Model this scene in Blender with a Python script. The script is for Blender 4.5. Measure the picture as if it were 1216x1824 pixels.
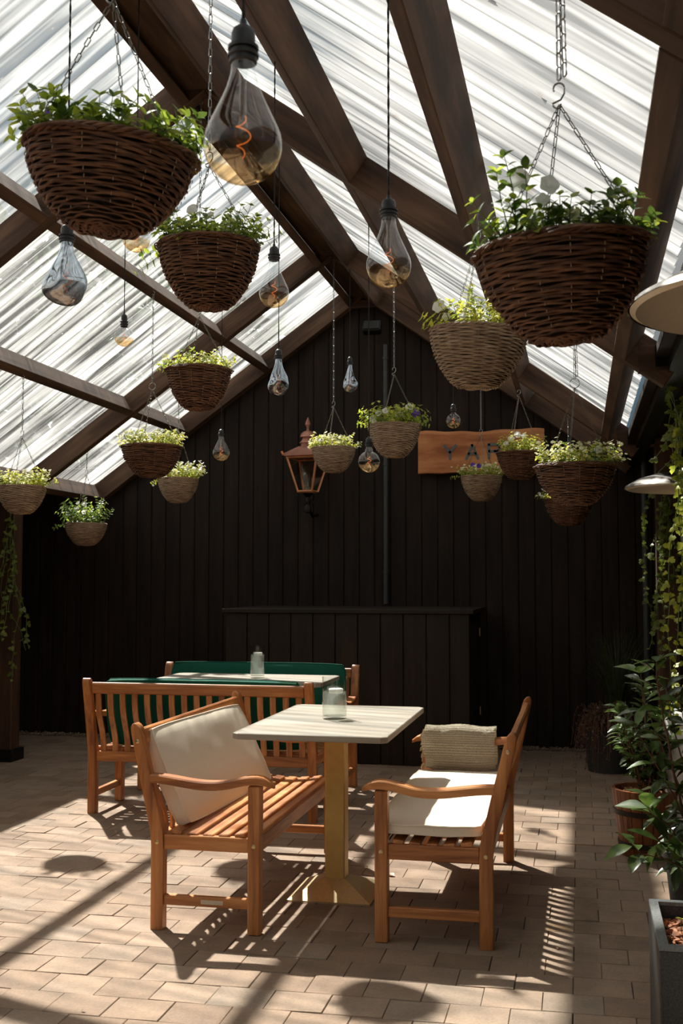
import bpy, math, random
import numpy as np
from mathutils import Vector, Matrix
from mathutils import noise as mnoise

sc = bpy.context.scene
for o in list(bpy.data.objects): bpy.data.objects.remove(o)
COL = sc.collection
R = math.radians
PI = math.pi

# ------------------------------------------------------------------ camera
F_PX, CX, CY, VX, VY, CAM_H = 2000.0, 608.0, 912.0, 1031.0, 1035.0, 1.5
PITCH = math.atan((VY - CY) / F_PX)
_c, _s = math.cos(PITCH), math.sin(PITCH)
def _lev(u, v):
    a = (u - CX) / F_PX; b = (v - CY) / F_PX
    return (a, _c + b * _s, _s - b * _c)
_d = _lev(VX, VY)
YAW = math.atan2(_d[0], _d[1])
cam = bpy.data.cameras.new('camera')
cam.sensor_fit = 'VERTICAL'; cam.sensor_height = 36.0; cam.lens = 36.0 * F_PX / 1824.0
cam.clip_start = 0.05; cam.clip_end = 500
cam.dof.use_dof = True; cam.dof.focus_distance = 5.6; cam.dof.aperture_fstop = 9.0
camo = bpy.data.objects.new('camera', cam); COL.objects.link(camo)
camo.location = (0, 0, CAM_H)
camo.rotation_euler = (PI / 2 + PITCH, 0, YAW)
sc.camera = camo

def at(u, v, Y=None, x=None, z=None):
    """the point of the place seen at pixel u, v of the 1216x1824 frame, on the plane y=Y, x=x or z=z"""
    a = _lev(u, v); cy, sy = math.cos(YAW), math.sin(YAW)
    r = (a[0] * cy - a[1] * sy, a[0] * sy + a[1] * cy, a[2])
    t = Y / r[1] if Y is not None else (x / r[0] if x is not None else (z - CAM_H) / r[2])
    return Vector((t * r[0], t * r[1], CAM_H + t * r[2]))

# ------------------------------------------------------------------ world, sun, exposure
sc.view_settings.view_transform = 'Standard'
sc.view_settings.look = 'None'
sc.view_settings.gamma = 1.0
sc.view_settings.use_curve_mapping = False
sc.view_settings.exposure = 0.0
SUN_STRENGTH = 21.0
SKY_STRENGTH = 0.37
w = bpy.data.worlds.new('sky'); sc.world = w; w.use_nodes = True
nt = w.node_tree; nt.nodes.clear()
def N(t, **kw):
    n = nt.nodes.new(t)
    for k, v in kw.items(): setattr(n, k, v)
    return n
out = N('ShaderNodeOutputWorld'); bg = N('ShaderNodeBackground'); tc = N('ShaderNodeTexCoord')
mp = N('ShaderNodeMapping'); mp.inputs['Scale'].default_value = (1.6, 1.6, 3.2)
no = N('ShaderNodeTexNoise'); no.inputs['Scale'].default_value = 1.5; no.inputs['Detail'].default_value = 5; no.inputs['Roughness'].default_value = .55
cr = N('ShaderNodeValToRGB'); e = cr.color_ramp.elements
e[0].position = .40; e[0].color = (.38, .62, .82, 1); e[1].position = .54; e[1].color = (1.14, 1.12, 1.07, 1)
sep = N('ShaderNodeSeparateXYZ'); hr = N('ShaderNodeMapRange')
hr.inputs['From Min'].default_value = -.05; hr.inputs['From Max'].default_value = .35; hr.inputs['To Min'].default_value = .10; hr.inputs['To Max'].default_value = 1.0
mul = N('ShaderNodeMixRGB', blend_type='MULTIPLY'); mul.inputs[0].default_value = 1
L = nt.links.new
L(tc.outputs['Generated'], mp.inputs[0]); L(mp.outputs[0], no.inputs['Vector']); L(no.outputs['Fac'], cr.inputs[0])
L(tc.outputs['Generated'], sep.inputs[0]); L(sep.outputs['Z'], hr.inputs['Value'])
L(cr.outputs[0], mul.inputs[1]); L(hr.outputs[0], mul.inputs[2]); L(mul.outputs[0], bg.inputs['Color'])
bg.inputs['Strength'].default_value = SKY_STRENGTH; L(bg.outputs[0], out.inputs[0])

SUN_TO = Vector((-.50, .64, 1.0)).normalized()
sd = bpy.data.lights.new('sun', 'SUN'); sd.energy = SUN_STRENGTH; sd.angle = R(.9); sd.color = (1.0, .96, .88)
so = bpy.data.objects.new('sun', sd); COL.objects.link(so); so.location = SUN_TO * 30
so.rotation_euler = SUN_TO.to_track_quat('Z', 'Y').to_euler()

# ------------------------------------------------------------------ materials
MATS = {}
def newmat(name):
    m = bpy.data.materials.new(name); m.use_nodes = True
    t = m.node_tree; t.nodes.clear()
    o = t.nodes.new('ShaderNodeOutputMaterial')
    return m, t, o
def nd(t, typ, ins=None, **kw):
    n = t.nodes.new(typ)
    for k, v in kw.items(): setattr(n, k, v)
    if ins:
        for k, v in ins.items():
            if isinstance(v, bpy.types.NodeSocket): t.links.new(v, n.inputs[k])
            else: n.inputs[k].default_value = v
    return n
def schlick(t, f0, scale=1.):
    lw = t.nodes.new('ShaderNodeLayerWeight'); lw.inputs[0].default_value = .5
    p = t.nodes.new('ShaderNodeMath'); p.operation = 'POWER'; t.links.new(lw.outputs['Facing'], p.inputs[0]); p.inputs[1].default_value = 4.5
    m = t.nodes.new('ShaderNodeMath'); m.operation = 'MULTIPLY_ADD'; t.links.new(p.outputs[0], m.inputs[0]); m.inputs[1].default_value = scale * (1 - f0); m.inputs[2].default_value = f0
    m.use_clamp = True
    return m
def rgb(c): return (c[0], c[1], c[2], 1.0)
def ramp(t, fac, stops):
    n = t.nodes.new('ShaderNodeValToRGB'); t.links.new(fac, n.inputs[0])
    el = n.color_ramp.elements
    while len(el) < len(stops): el.new(.5)
    for i, (p, c) in enumerate(stops):
        el[i].position = p; el[i].color = rgb(c)
    return n.outputs[0]
def principled(t, o, color, rough=.5, metal=0., spec=.5, bump=None, bstr=.3, bdist=.01, **kw):
    p = t.nodes.new('ShaderNodeBsdfPrincipled')
    def put(k, v):
        if isinstance(v, bpy.types.NodeSocket): t.links.new(v, p.inputs[k])
        else: p.inputs[k].default_value = rgb(v) if isinstance(v, tuple) and len(v) == 3 else v
    put('Base Color', color); put('Roughness', rough); put('Metallic', metal); put('Specular IOR Level', spec)
    for k, v in kw.items(): put(k.replace('_', ' '), v)
    if bump is not None:
        b = nd(t, 'ShaderNodeBump', {'Height': bump, 'Strength': bstr, 'Distance': bdist})
        t.links.new(b.outputs[0], p.inputs['Normal'])
    t.links.new(p.outputs[0], o.inputs[0])
    return p
def plain(name, color, rough=.5, metal=0., spec=.5, var=.12, scale=25., bstr=.15):
    if name in MATS: return MATS[name]
    m, t, o = newmat(name)
    tcn = nd(t, 'ShaderNodeTexCoord')
    n = nd(t, 'ShaderNodeTexNoise', {'Vector': tcn.outputs['Object'], 'Scale': scale, 'Detail': 3.})
    lo = tuple(c * (1 - var) for c in color); hi = tuple(min(1, c * (1 + var)) for c in color)
    principled(t, o, ramp(t, n.outputs['Fac'], [(.3, lo), (.7, hi)]), rough, metal, spec, n.outputs['Fac'], bstr, .004)
    MATS[name] = m; return m
def wood(name, dark, mid, light, rough=.5, grain=1.0, bstr=.25, spec=.4, along=2.2, across=34.):
    """timber with its grain along the object's own X axis"""
    if name in MATS: return MATS[name]
    m, t, o = newmat(name)
    tcn = nd(t, 'ShaderNodeTexCoord'); oi = nd(t, 'ShaderNodeObjectInfo')
    add = nd(t, 'ShaderNodeVectorMath', {0: tcn.outputs['Object']}, operation='ADD')
    sc_ = nd(t, 'ShaderNodeVectorMath', {0: oi.outputs['Random'], 1: (31., 17., 23.)}, operation='MULTIPLY')
    t.links.new(sc_.outputs[0], add.inputs[1])
    mpn = nd(t, 'ShaderNodeMapping', {'Vector': add.outputs[0], 'Scale': (along, across, across)})
    n1 = nd(t, 'ShaderNodeTexNoise', {'Vector': mpn.outputs[0], 'Scale': grain, 'Detail': 6., 'Roughness': .62, 'Distortion': .6})
    mp2 = nd(t, 'ShaderNodeMapping', {'Vector': add.outputs[0], 'Scale': (.8, 4., 4.)})
    n2 = nd(t, 'ShaderNodeTexNoise', {'Vector': mp2.outputs[0], 'Scale': 2., 'Detail': 2.})
    mixv = nd(t, 'ShaderNodeMath', {0: n1.outputs['Fac'], 1: n2.outputs['Fac']}, operation='ADD')
    hv = nd(t, 'ShaderNodeMath', {0: mixv.outputs[0], 1: .5}, operation='MULTIPLY')
    c = ramp(t, hv.outputs[0], [(.36, dark), (.5, mid), (.64, light)])
    principled(t, o, c, rough, 0., spec, n1.outputs['Fac'], bstr, .004)
    MATS[name] = m; return m

TEAK = wood('oiled_teak', (.20, .058, .015), (.44, .160, .044), (.65, .285, .095), rough=.38, spec=.5)
BEAM = wood('stained_beam', (.030, .014, .0075), (.075, .038, .020), (.135, .072, .040), rough=.75, across=18., along=1.2)
PLANK = wood('black_stained_board', (.0085, .0048, .0030), (.015, .0085, .0052), (.025, .0145, .0092), rough=.7, across=22., along=1.2, spec=.25)
CAB = wood('dark_cabinet_board', (.008, .0048, .003), (.014, .0085, .005), (.022, .014, .008), rough=.6, spec=.3)
SIGNW = wood('slab_sign_wood', (.22, .055, .016), (.46, .16, .05), (.62, .27, .10), rough=.5, across=9.)
BARREL = wood('barrel_stave', (.10, .028, .010), (.22, .070, .022), (.34, .13, .045), rough=.4)
POSTW = wood('post_wood', (.025, .010, .005), (.055, .023, .010), (.09, .04, .017), rough=.7, across=14.)
WASH = wood('pale_table_laminate', (.26, .215, .165), (.33, .285, .23), (.385, .34, .285), rough=.42, across=26., along=1.0, bstr=.05)
IRON = plain('black_iron', (.012, .011, .010), .45, .6)
ZINC = plain('zinc_chain', (.42, .43, .42), .35, .9)
RUSTCH = plain('dull_chain', (.20, .18, .15), .45, .8)
BLACKP = plain('black_socket', (.012, .011, .011), .45)
CORD = plain('black_cord', (.010, .009, .008), .8)
BRASS = plain('brushed_brass', (.62, .49, .27), .33, .6, var=.08, scale=60, bstr=.05)
GOLDP = plain('gold_painted_column', (.56, .38, .12), .48, .35, var=.05)
COPPER = plain('copper', (.85, .36, .17), .35, .6, var=.15, scale=14)
COPROOF = plain('aged_copper', (.42, .19, .13), .5, .5, var=.2, scale=14)
SCREW = plain('brass_screw', (.62, .47, .25), .3, .9)
STEEL = plain('polished_steel', (.62, .58, .52), .16, 1.0, var=.04, bstr=.02)
DISHU = plain('brushed_aluminium', (.70, .60, .45), .42, .45, var=.03, bstr=.02)  # beige of the reflected floor put into the base colour
STEELD = plain('dull_steel', (.30, .28, .25), .4, .9)
WHITEP = plain('white_powder_coat', (.74, .70, .64), .4)
CREAM = plain('cream_canvas', (.76, .67, .53), .85, spec=.2, var=.03, scale=180, bstr=.10)
GREEN = plain('green_canvas', (.006, .080, .052), .85, spec=.2, var=.12, scale=180, bstr=.12)
SOIL = plain('bark_soil', (.070, .030, .016), .95, var=.6, scale=40, bstr=1.0)
LINER = plain('dark_liner', (.012, .008, .005), .9)
STEM = plain('green_stem', (.10, .15, .03), .6)
STEMR = plain('reddish_stem', (.16, .06, .03), .6)
CANDLE = plain('candle_wax', (.85, .84, .80), .5)
GRANITE = plain('dark_terrazzo_stone', (.028, .027, .025), .55, var=.6, scale=160, bstr=.3)
GRANITER = plain('grey_stone_rim', (.14, .145, .14), .5, var=.3, scale=120, bstr=.3)
PIPE = plain('grey_pipe', (.040, .044, .044), .5)
MULCH = plain('mulch_chip', (.34, .14, .07), .85, var=.4, scale=30)
TRUNK = plain('bark', (.05, .035, .025), .9, var=.3, scale=20, bstr=.8)
HOOP = plain('barrel_hoop', (.035, .026, .020), .5, .5)
GREYLET = plain('slate_grey_letter', (.10, .125, .135), .6)
PLAQUE = plain('pale_plaque', (.62, .50, .36), .5)
GRAVELM = plain('gravel_stone', (.22, .15, .10), .9, var=.4, scale=9)

def leafmat(name, c, trans=.5, rough=.45, var=.35, spec=.4):
    m, t, o = newmat(name)
    tcn = nd(t, 'ShaderNodeTexCoord')
    n = nd(t, 'ShaderNodeTexNoise', {'Vector': tcn.outputs['Object'], 'Scale': 22., 'Detail': 1.})
    lo = (c[0] * (1 - var), c[1] * (1 - var * .8), c[2] * (1 - var)); hi = (min(1, c[0] * (1 + var * 1.4)), min(1, c[1] * (1 + var)), c[2] * (1 + var))
    col = ramp(t, n.outputs['Fac'], [(.35, lo), (.65, hi)])
    p = nd(t, 'ShaderNodeBsdfPrincipled', {'Base Color': col, 'Roughness': rough, 'Specular IOR Level': spec})
    tl = nd(t, 'ShaderNodeBsdfTranslucent', {'Color': col})
    mx = nd(t, 'ShaderNodeMixShader', {0: trans, 1: p.outputs[0], 2: tl.outputs[0]})
    t.links.new(mx.outputs[0], o.inputs[0])
    return m
LEAF = leafmat('petunia_leaf', (.34, .42, .05), .58)
LEAF_Y = leafmat('yellow_green_leaf', (.52, .52, .09), .55)
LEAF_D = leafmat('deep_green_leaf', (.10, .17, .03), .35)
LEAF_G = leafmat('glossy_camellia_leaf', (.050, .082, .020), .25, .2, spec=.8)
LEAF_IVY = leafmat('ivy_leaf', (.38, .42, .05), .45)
LEAF_IVYD = leafmat('ivy_leaf_shade', (.16, .20, .03), .4)  # darker copy of the ivy leaf, shade put into its colour
GRASSM = leafmat('grass_blade', (.05, .07, .02), .3)
HEATHER = leafmat('heather_sprig', (.12, .085, .05), .2)
PETAL = leafmat('white_petal', (.92, .90, .84), .5, .6, .05)
PETAL_C = leafmat('cream_petal', (.82, .78, .50), .4, .6, .1)
PETAL_V = leafmat('violet_petal', (.13, .045, .42), .35, .5, .2)
TREEL = leafmat('tree_leaf', (.045, .075, .035), .3)

def wicker(name, dark, mid, light):
    m, t, o = newmat(name)
    tcn = nd(t, 'ShaderNodeTexCoord')
    mpn = nd(t, 'ShaderNodeMapping', {'Vector': tcn.outputs['Object'], 'Scale': (14., 14., 150.)})
    n = nd(t, 'ShaderNodeTexNoise', {'Vector': mpn.outputs[0], 'Scale': 1., 'Detail': 3., 'Roughness': .7})
    principled(t, o, ramp(t, n.outputs['Fac'], [(.33, dark), (.5, mid), (.68, light)]), .62, 0, .4, n.outputs['Fac'], .5, .003)
    return m
WICK_B = wicker('brown_willow', (.035, .014, .007), (.115, .046, .020), (.24, .11, .05))
WICK_P = wicker('grey_willow', (.15, .095, .055), (.31, .21, .13), (.48, .36, .24))
STAKE = plain('pale_stake', (.35, .24, .13), .7)

# corrugated clear sheet
def sheet_mat(name='clear_corrugated_plastic', dmul=1.0, wh=.62):
    m, t, o = newmat(name)
    tcn = nd(t, 'ShaderNodeTexCoord')
    mpn = nd(t, 'ShaderNodeMapping', {'Vector': tcn.outputs['Object'], 'Scale': (.8, 17., 1.)})
    st = nd(t, 'ShaderNodeTexNoise', {'Vector': mpn.outputs[0], 'Scale': 1., 'Detail': 2., 'Roughness': .5})
    sp = nd(t, 'ShaderNodeTexNoise', {'Vector': tcn.outputs['Object'], 'Scale': 26., 'Detail': 4., 'Roughness': .7})
    big = nd(t, 'ShaderNodeTexNoise', {'Vector': tcn.outputs['Object'], 'Scale': 1.4, 'Detail': 3.})
    # dust share: streaks that run down the slope, plus specks
    dust = nd(t, 'ShaderNodeMapRange', {'Value': st.outputs['Fac'], 'From Min': .38, 'From Max': .66, 'To Min': .05, 'To Max': .42})
    spk = nd(t, 'ShaderNodeMapRange', {'Value': sp.outputs['Fac'], 'From Min': .67, 'From Max': .76, 'To Min': 0., 'To Max': .22})
    bg_ = nd(t, 'ShaderNodeMapRange', {'Value': big.outputs['Fac'], 'From Min': .35, 'From Max': .7, 'To Min': .6 * dmul, 'To Max': 1.35 * dmul})
    dm = nd(t, 'ShaderNodeMath', {0: dust.outputs[0], 1: bg_.outputs[0]}, operation='MULTIPLY')
    da = nd(t, 'ShaderNodeMath', {0: dm.outputs[0], 1: spk.outputs[0]}, operation='ADD', use_clamp=True)
    spy = nd(t, 'ShaderNodeSeparateXYZ', {0: tcn.outputs['Object']})
    ph = nd(t, 'ShaderNodeMath', {0: spy.outputs['Y'], 1: 2 * PI / .12}, operation='MULTIPLY')
    sn = nd(t, 'ShaderNodeMath', {0: ph.outputs[0]}, operation='SINE')
    mp3 = nd(t, 'ShaderNodeMapping', {'Vector': tcn.outputs['Object'], 'Scale': (.6, 8., 1.)})
    st3 = nd(t, 'ShaderNodeTexNoise', {'Vector': mp3.outputs[0], 'Scale': 1., 'Detail': 3., 'Roughness': .6})
    gs_ = nd(t, 'ShaderNodeMath', {0: sn.outputs[0], 1: .085, 2: st3.outputs['Fac']}, operation='MULTIPLY_ADD')
    gcol = ramp(t, gs_.outputs[0], [(.32, (.44, .50, .53)), (.45, (.76, .79, .80)), (.56, (.96, .97, .96)), (.68, (.66, .69, .70))])  # grime stripes, with bright and grey bands of refracted sky put into the tint
    tr = nd(t, 'ShaderNodeBsdfTransparent', {'Color': gcol})
    bmp = nd(t, 'ShaderNodeBump', {'Height': st.outputs['Fac'], 'Strength': .5, 'Distance': .01})
    rf = nd(t, 'ShaderNodeBsdfRefraction', {'Color': gcol, 'Roughness': .06, 'IOR': 1.06, 'Normal': bmp.outputs[0]})
    m1 = nd(t, 'ShaderNodeMixShader', {0: .25, 1: tr.outputs[0], 2: rf.outputs[0]})
    tl = nd(t, 'ShaderNodeBsdfTranslucent', {'Color': (wh, wh, wh * .985, 1)})
    m2 = nd(t, 'ShaderNodeMixShader', {0: da.outputs[0], 1: m1.outputs[0], 2: tl.outputs[0]})
    gl = nd(t, 'ShaderNodeBsdfGlossy', {'Color': (.9, .9, .9, 1), 'Roughness': .12})
    fr = schlick(t, .02, .35)
    m3 = nd(t, 'ShaderNodeMixShader', {0: fr.outputs[0], 1: m2.outputs[0], 2: gl.outputs[0]})
    t.links.new(m3.outputs[0], o.inputs[0])
    return m
SHEET = sheet_mat()
SHEET_R = sheet_mat('weathered_corrugated_plastic', 2.4, .40)

def thin_glass(name, top, bottom, gtop, gbot, zsplit, soft=.02, groughness=.02, gcol=(1, .95, .88), gcol2=None):
    """blown glass: tint and gloss change at the height zsplit of the object itself"""
    m, t, o = newmat(name)
    tcn = nd(t, 'ShaderNodeTexCoord'); sp = nd(t, 'ShaderNodeSeparateXYZ', {0: tcn.outputs['Object']})
    f = nd(t, 'ShaderNodeMapRange', {'Value': sp.outputs['Z'], 'From Min': zsplit - soft, 'From Max': zsplit + soft, 'To Min': 0., 'To Max': 1.})
    c = nd(t, 'ShaderNodeMixRGB', {0: f.outputs[0], 1: rgb(bottom), 2: rgb(top)})
    g = nd(t, 'ShaderNodeMapRange', {'Value': f.outputs[0], 'To Min': gbot, 'To Max': gtop})
    fr = schlick(t, .03, .7)
    gs = nd(t, 'ShaderNodeMath', {0: fr.outputs[0], 1: g.outputs[0]}, operation='ADD', use_clamp=True)
    tr = nd(t, 'ShaderNodeBsdfTransparent', {'Color': c.outputs[0]})
    gc = nd(t, 'ShaderNodeMixRGB', {0: f.outputs[0], 1: rgb(gcol2 or gcol), 2: rgb(gcol)})
    gl = nd(t, 'ShaderNodeBsdfGlossy', {'Color': gc.outputs[0], 'Roughness': groughness})
    mx = nd(t, 'ShaderNodeMixShader', {0: gs.outputs[0], 1: tr.outputs[0], 2: gl.outputs[0]})
    t.links.new(mx.outputs[0], o.inputs[0])
    return m
BULB_A = thin_glass('amber_bulb_glass', (.93, .95, .97), (.90, .74, .52), .05, .20, -.012, .003, gcol=(1, .97, .94), gcol2=(1., .78, .5))
BULB_C = thin_glass('smoked_chrome_glass', (.62, .66, .70), (.42, .38, .36), .36, .42, -.015, .02, gcol=(.80, .90, 1.0), gcol2=(.70, .62, .56))
CLEAR = thin_glass('clear_glass', (.97, .98, .97), (.97, .98, .97), .02, .02, 0)
LANTG = thin_glass('lantern_glass', (.80, .80, .76), (.80, .80, .76), .10, .10, 0)
def water_mat():
    m, t, o = newmat('water')
    tr = nd(t, 'ShaderNodeBsdfTransparent', {'Color': (.93, .95, .93, 1)})
    df = nd(t, 'ShaderNodeBsdfTranslucent', {'Color': (.85, .85, .8, 1)})
    gl = nd(t, 'ShaderNodeBsdfGlossy', {'Roughness': .02})
    fr = schlick(t, .02, .7)
    a = nd(t, 'ShaderNodeMixShader', {0: .10, 1: tr.outputs[0], 2: df.outputs[0]})
    b = nd(t, 'ShaderNodeMixShader', {0: fr.outputs[0], 1: a.outputs[0], 2: gl.outputs[0]})
    t.links.new(b.outputs[0], o.inputs[0]); return m
WATER = water_mat()
def filament_mat():
    m, t, o = newmat('glowing_filament')
    em = nd(t, 'ShaderNodeEmission', {'Color': (1., .24, .05, 1), 'Strength': 1.0})
    t.links.new(em.outputs[0], o.inputs[0]); return m
FIL = filament_mat()
def paver_mat():
    m, t, o = newmat('concrete_paver')
    a = nd(t, 'ShaderNodeAttribute', attribute_name='tone')
    tcn = nd(t, 'ShaderNodeTexCoord')
    n = nd(t, 'ShaderNodeTexNoise', {'Vector': tcn.outputs['Object'], 'Scale': 5., 'Detail': 6., 'Roughness': .7})
    n2 = nd(t, 'ShaderNodeTexNoise', {'Vector': tcn.outputs['Object'], 'Scale': 90., 'Detail': 3., 'Roughness': .6})
    base = ramp(t, a.outputs['Fac'], [(0., (.225, .152, .103)), (.45, (.280, .195, .135)), (.8, (.300, .214, .152)), (1., (.262, .198, .146))])
    v = ramp(t, n.outputs['Fac'], [(.3, (.70, .70, .70)), (.7, (1.12, 1.10, 1.08))])
    v2 = ramp(t, n2.outputs['Fac'], [(.3, (.86, .86, .86)), (.7, (1.1, 1.1, 1.1))])
    mm = nd(t, 'ShaderNodeMixRGB', {0: 1., 1: base, 2: v}, blend_type='MULTIPLY')
    mm2 = nd(t, 'ShaderNodeMixRGB', {0: 1., 1: mm.outputs[0], 2: v2}, blend_type='MULTIPLY')
    principled(t, o, mm2.outputs[0], .8, 0, .25, n2.outputs['Fac'], .35, .003)
    return m
PAVER = paver_mat()
JOINT = plain('joint_sand', (.055, .036, .024), .95, var=.4, scale=60)
def throw_mat():
    m, t, o = newmat('knitted_wool')
    tcn = nd(t, 'ShaderNodeTexCoord')
    wv = nd(t, 'ShaderNodeTexWave', {'Vector': tcn.outputs['UV'], 'Scale': 16., 'Distortion': 2.5, 'Detail': 2., 'Detail Scale': 4.}, bands_direction='Y')
    w2 = nd(t, 'ShaderNodeTexWave', {'Vector': tcn.outputs['UV'], 'Scale': 26., 'Distortion': 3., 'Detail': 2., 'Detail Scale': 5.}, bands_direction='X')
    ad = nd(t, 'ShaderNodeMath', {0: wv.outputs['Fac'], 1: w2.outputs['Fac']}, operation='ADD')
    hf = nd(t, 'ShaderNodeMath', {0: ad.outputs[0], 1: .5}, operation='MULTIPLY')
    cc_ = ramp(t, hf.outputs[0], [(.15, (.50, .40, .25)), (.5, (.90, .79, .60)), (.9, (.98, .93, .80))])
    p_ = principled(t, o, cc_, .95, 0, .1, hf.outputs[0], 1., .012)
    tl_ = nd(t, 'ShaderNodeBsdfTranslucent', {'Color': cc_}); mx_ = nd(t, 'ShaderNodeMixShader', {0: .35, 1: p_.outputs[0], 2: tl_.outputs[0]})
    t.links.new(mx_.outputs[0], o.inputs[0])
    return m
KNIT = throw_mat()

# ------------------------------------------------------------------ mesh builder
class MB:
    def __init__(s): s.v = []; s.f = []; s.n = 0
    def add(s, v, f):
        v = np.asarray(v, float).reshape(-1, 3)
        s.v.append(v); s.f.extend([tuple(int(i) + s.n for i in q) for q in f]); s.n += len(v)
        return s
    def box(s, a, b, bev=0.):
        x0, y0, z0 = a; x1, y1, z1 = b
        if bev <= 0:
            v = [(x0,y0,z0),(x1,y0,z0),(x1,y1,z0),(x0,y1,z0),(x0,y0,z1),(x1,y0,z1),(x1,y1,z1),(x0,y1,z1)]
            return s.add(v, [(0,3,2,1),(4,5,6,7),(0,1,5,4),(1,2,6,5),(2,3,7,6),(3,0,4,7)])
        # chamfered box: each corner gives three vertices
        c = []; idx = {}
        for i, x in enumerate((x0, x1)):
            for j, y in enumerate((y0, y1)):
                for k, z in enumerate((z0, z1)):
                    sx, sy, sz = (1, -1)[i], (1, -1)[j], (1, -1)[k]
                    idx[(i,j,k,0)] = len(c); c.append((x, y + sy*bev, z + sz*bev))
                    idx[(i,j,k,1)] = len(c); c.append((x + sx*bev, y, z + sz*bev))
                    idx[(i,j,k,2)] = len(c); c.append((x + sx*bev, y + sy*bev, z))
        f = []
        for i in (0, 1):
            q = [idx[(i,0,0,0)], idx[(i,1,0,0)], idx[(i,1,1,0)], idx[(i,0,1,0)]]; f.append(q if i else q[::-1])
            q = [idx[(0,i,0,1)], idx[(0,i,1,1)], idx[(1,i,1,1)], idx[(1,i,0,1)]]; f.append(q if i else q[::-1])
            q = [idx[(0,0,i,2)], idx[(1,0,i,2)], idx[(1,1,i,2)], idx[(0,1,i,2)]]; f.append(q if i else q[::-1])
        for a_ in (0, 1):
            for b_ in (0, 1):
                f.append([idx[(a_,b_,0,0)], idx[(a_,b_,1,0)], idx[(a_,b_,1,1)], idx[(a_,b_,0,1)]][::1 if a_ == b_ else -1])
                f.append([idx[(a_,0,b_,0)], idx[(a_,0,b_,2)], idx[(a_,1,b_,2)], idx[(a_,1,b_,0)]][::1 if a_ == b_ else -1])
                f.append([idx[(0,a_,b_,1)], idx[(1,a_,b_,1)], idx[(1,a_,b_,2)], idx[(0,a_,b_,2)]][::1 if a_ == b_ else -1])
        for i in (0, 1):
            for j in (0, 1):
                for k in (0, 1):
                    f.append([idx[(i,j,k,0)], idx[(i,j,k,1)], idx[(i,j,k,2)]][::1 if (i+j+k) % 2 else -1])
        return s.add(c, f)
    def tube(s, pts, r, sides=6, closed=False, flat=1., caps=True):
        P = np.asarray(pts, float); n = len(P)
        rr = np.full(n, r) if np.isscalar(r) else np.asarray(r, float)
        if closed: T = np.roll(P, -1, 0) - np.roll(P, 1, 0)
        else:
            T = np.gradient(P, axis=0)
        T /= np.maximum(np.linalg.norm(T, axis=1, keepdims=True), 1e-9)
        up = np.array([0, 0, 1.]) if abs(T[:, 2]).mean() < .8 else np.array([1., 0, 0])
        A = np.cross(T, up); A /= np.maximum(np.linalg.norm(A, axis=1, keepdims=True), 1e-9)
        B = np.cross(A, T)
        th = np.arange(sides) * 2 * PI / sides
        V = P[:, None, :] + rr[:, None, None] * (np.cos(th)[None, :, None] * A[:, None, :] * 1. + flat * np.sin(th)[None, :, None] * B[:, None, :])
        f = []
        m = n if closed else n - 1
        for i in range(m):
            a = i * sides; b = ((i + 1) % n) * sides
            for k in range(sides):
                k2 = (k + 1) % sides
                f.append((a + k, b + k, b + k2, a + k2))
        if not closed and caps:
            f.append(tuple(range(sides))); f.append(tuple((n - 1) * sides + k for k in reversed(range(sides))))
        return s.add(V.reshape(-1, 3), f)
    def lathe(s, prof, seg=32, c=(0, 0, 0), cap0=False, cap1=False):
        pr = np.asarray(prof, float); n = len(pr); th = np.arange(seg) * 2 * PI / seg
        V = np.zeros((n, seg, 3)); V[:, :, 0] = pr[:, 0:1] * np.cos(th); V[:, :, 1] = pr[:, 0:1] * np.sin(th); V[:, :, 2] = pr[:, 1:2]
        V += np.array(c)
        f = []
        for i in range(n - 1):
            for k in range(seg):
                k2 = (k + 1) % seg
                f.append((i*seg+k, i*seg+k2, (i+1)*seg+k2, (i+1)*seg+k))
        if cap0: f.append(tuple(reversed(range(seg))))
        if cap1: f.append(tuple((n-1)*seg+k for k in range(seg)))
        return s.add(V.reshape(-1, 3), f)
    def loft(s, rings, cap=True):
        """rings: list of equal-length closed loops"""
        n = len(rings); m = len(rings[0]); f = []
        for i in range(n - 1):
            for k in range(m):
                k2 = (k + 1) % m
                f.append((i*m+k, i*m+k2, (i+1)*m+k2, (i+1)*m+k))
        if cap:
            f.append(tuple(reversed(range(m)))); f.append(tuple((n-1)*m+k for k in range(m)))
        return s.add(np.array(rings).reshape(-1, 3), f)
    def build(s, name, mat, parent=None, smooth=True, loc=None, rot=None):
        me = bpy.data.meshes.new(name)
        v = np.concatenate(s.v) if s.v else np.zeros((0, 3))
        me.from_pydata(v.tolist(), [], s.f); me.update()
        if smooth:
            me.polygons.foreach_set('use_smooth', [True] * len(me.polygons))
            try: me.set_sharp_from_angle(angle=R(38))
            except Exception: pass
        me.materials.append(mat)
        o = bpy.data.objects.new(name, me); COL.objects.link(o)
        if parent: o.parent = parent
        if loc is not None: o.location = loc
        if rot is not None: o.rotation_euler = rot
        return o

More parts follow.
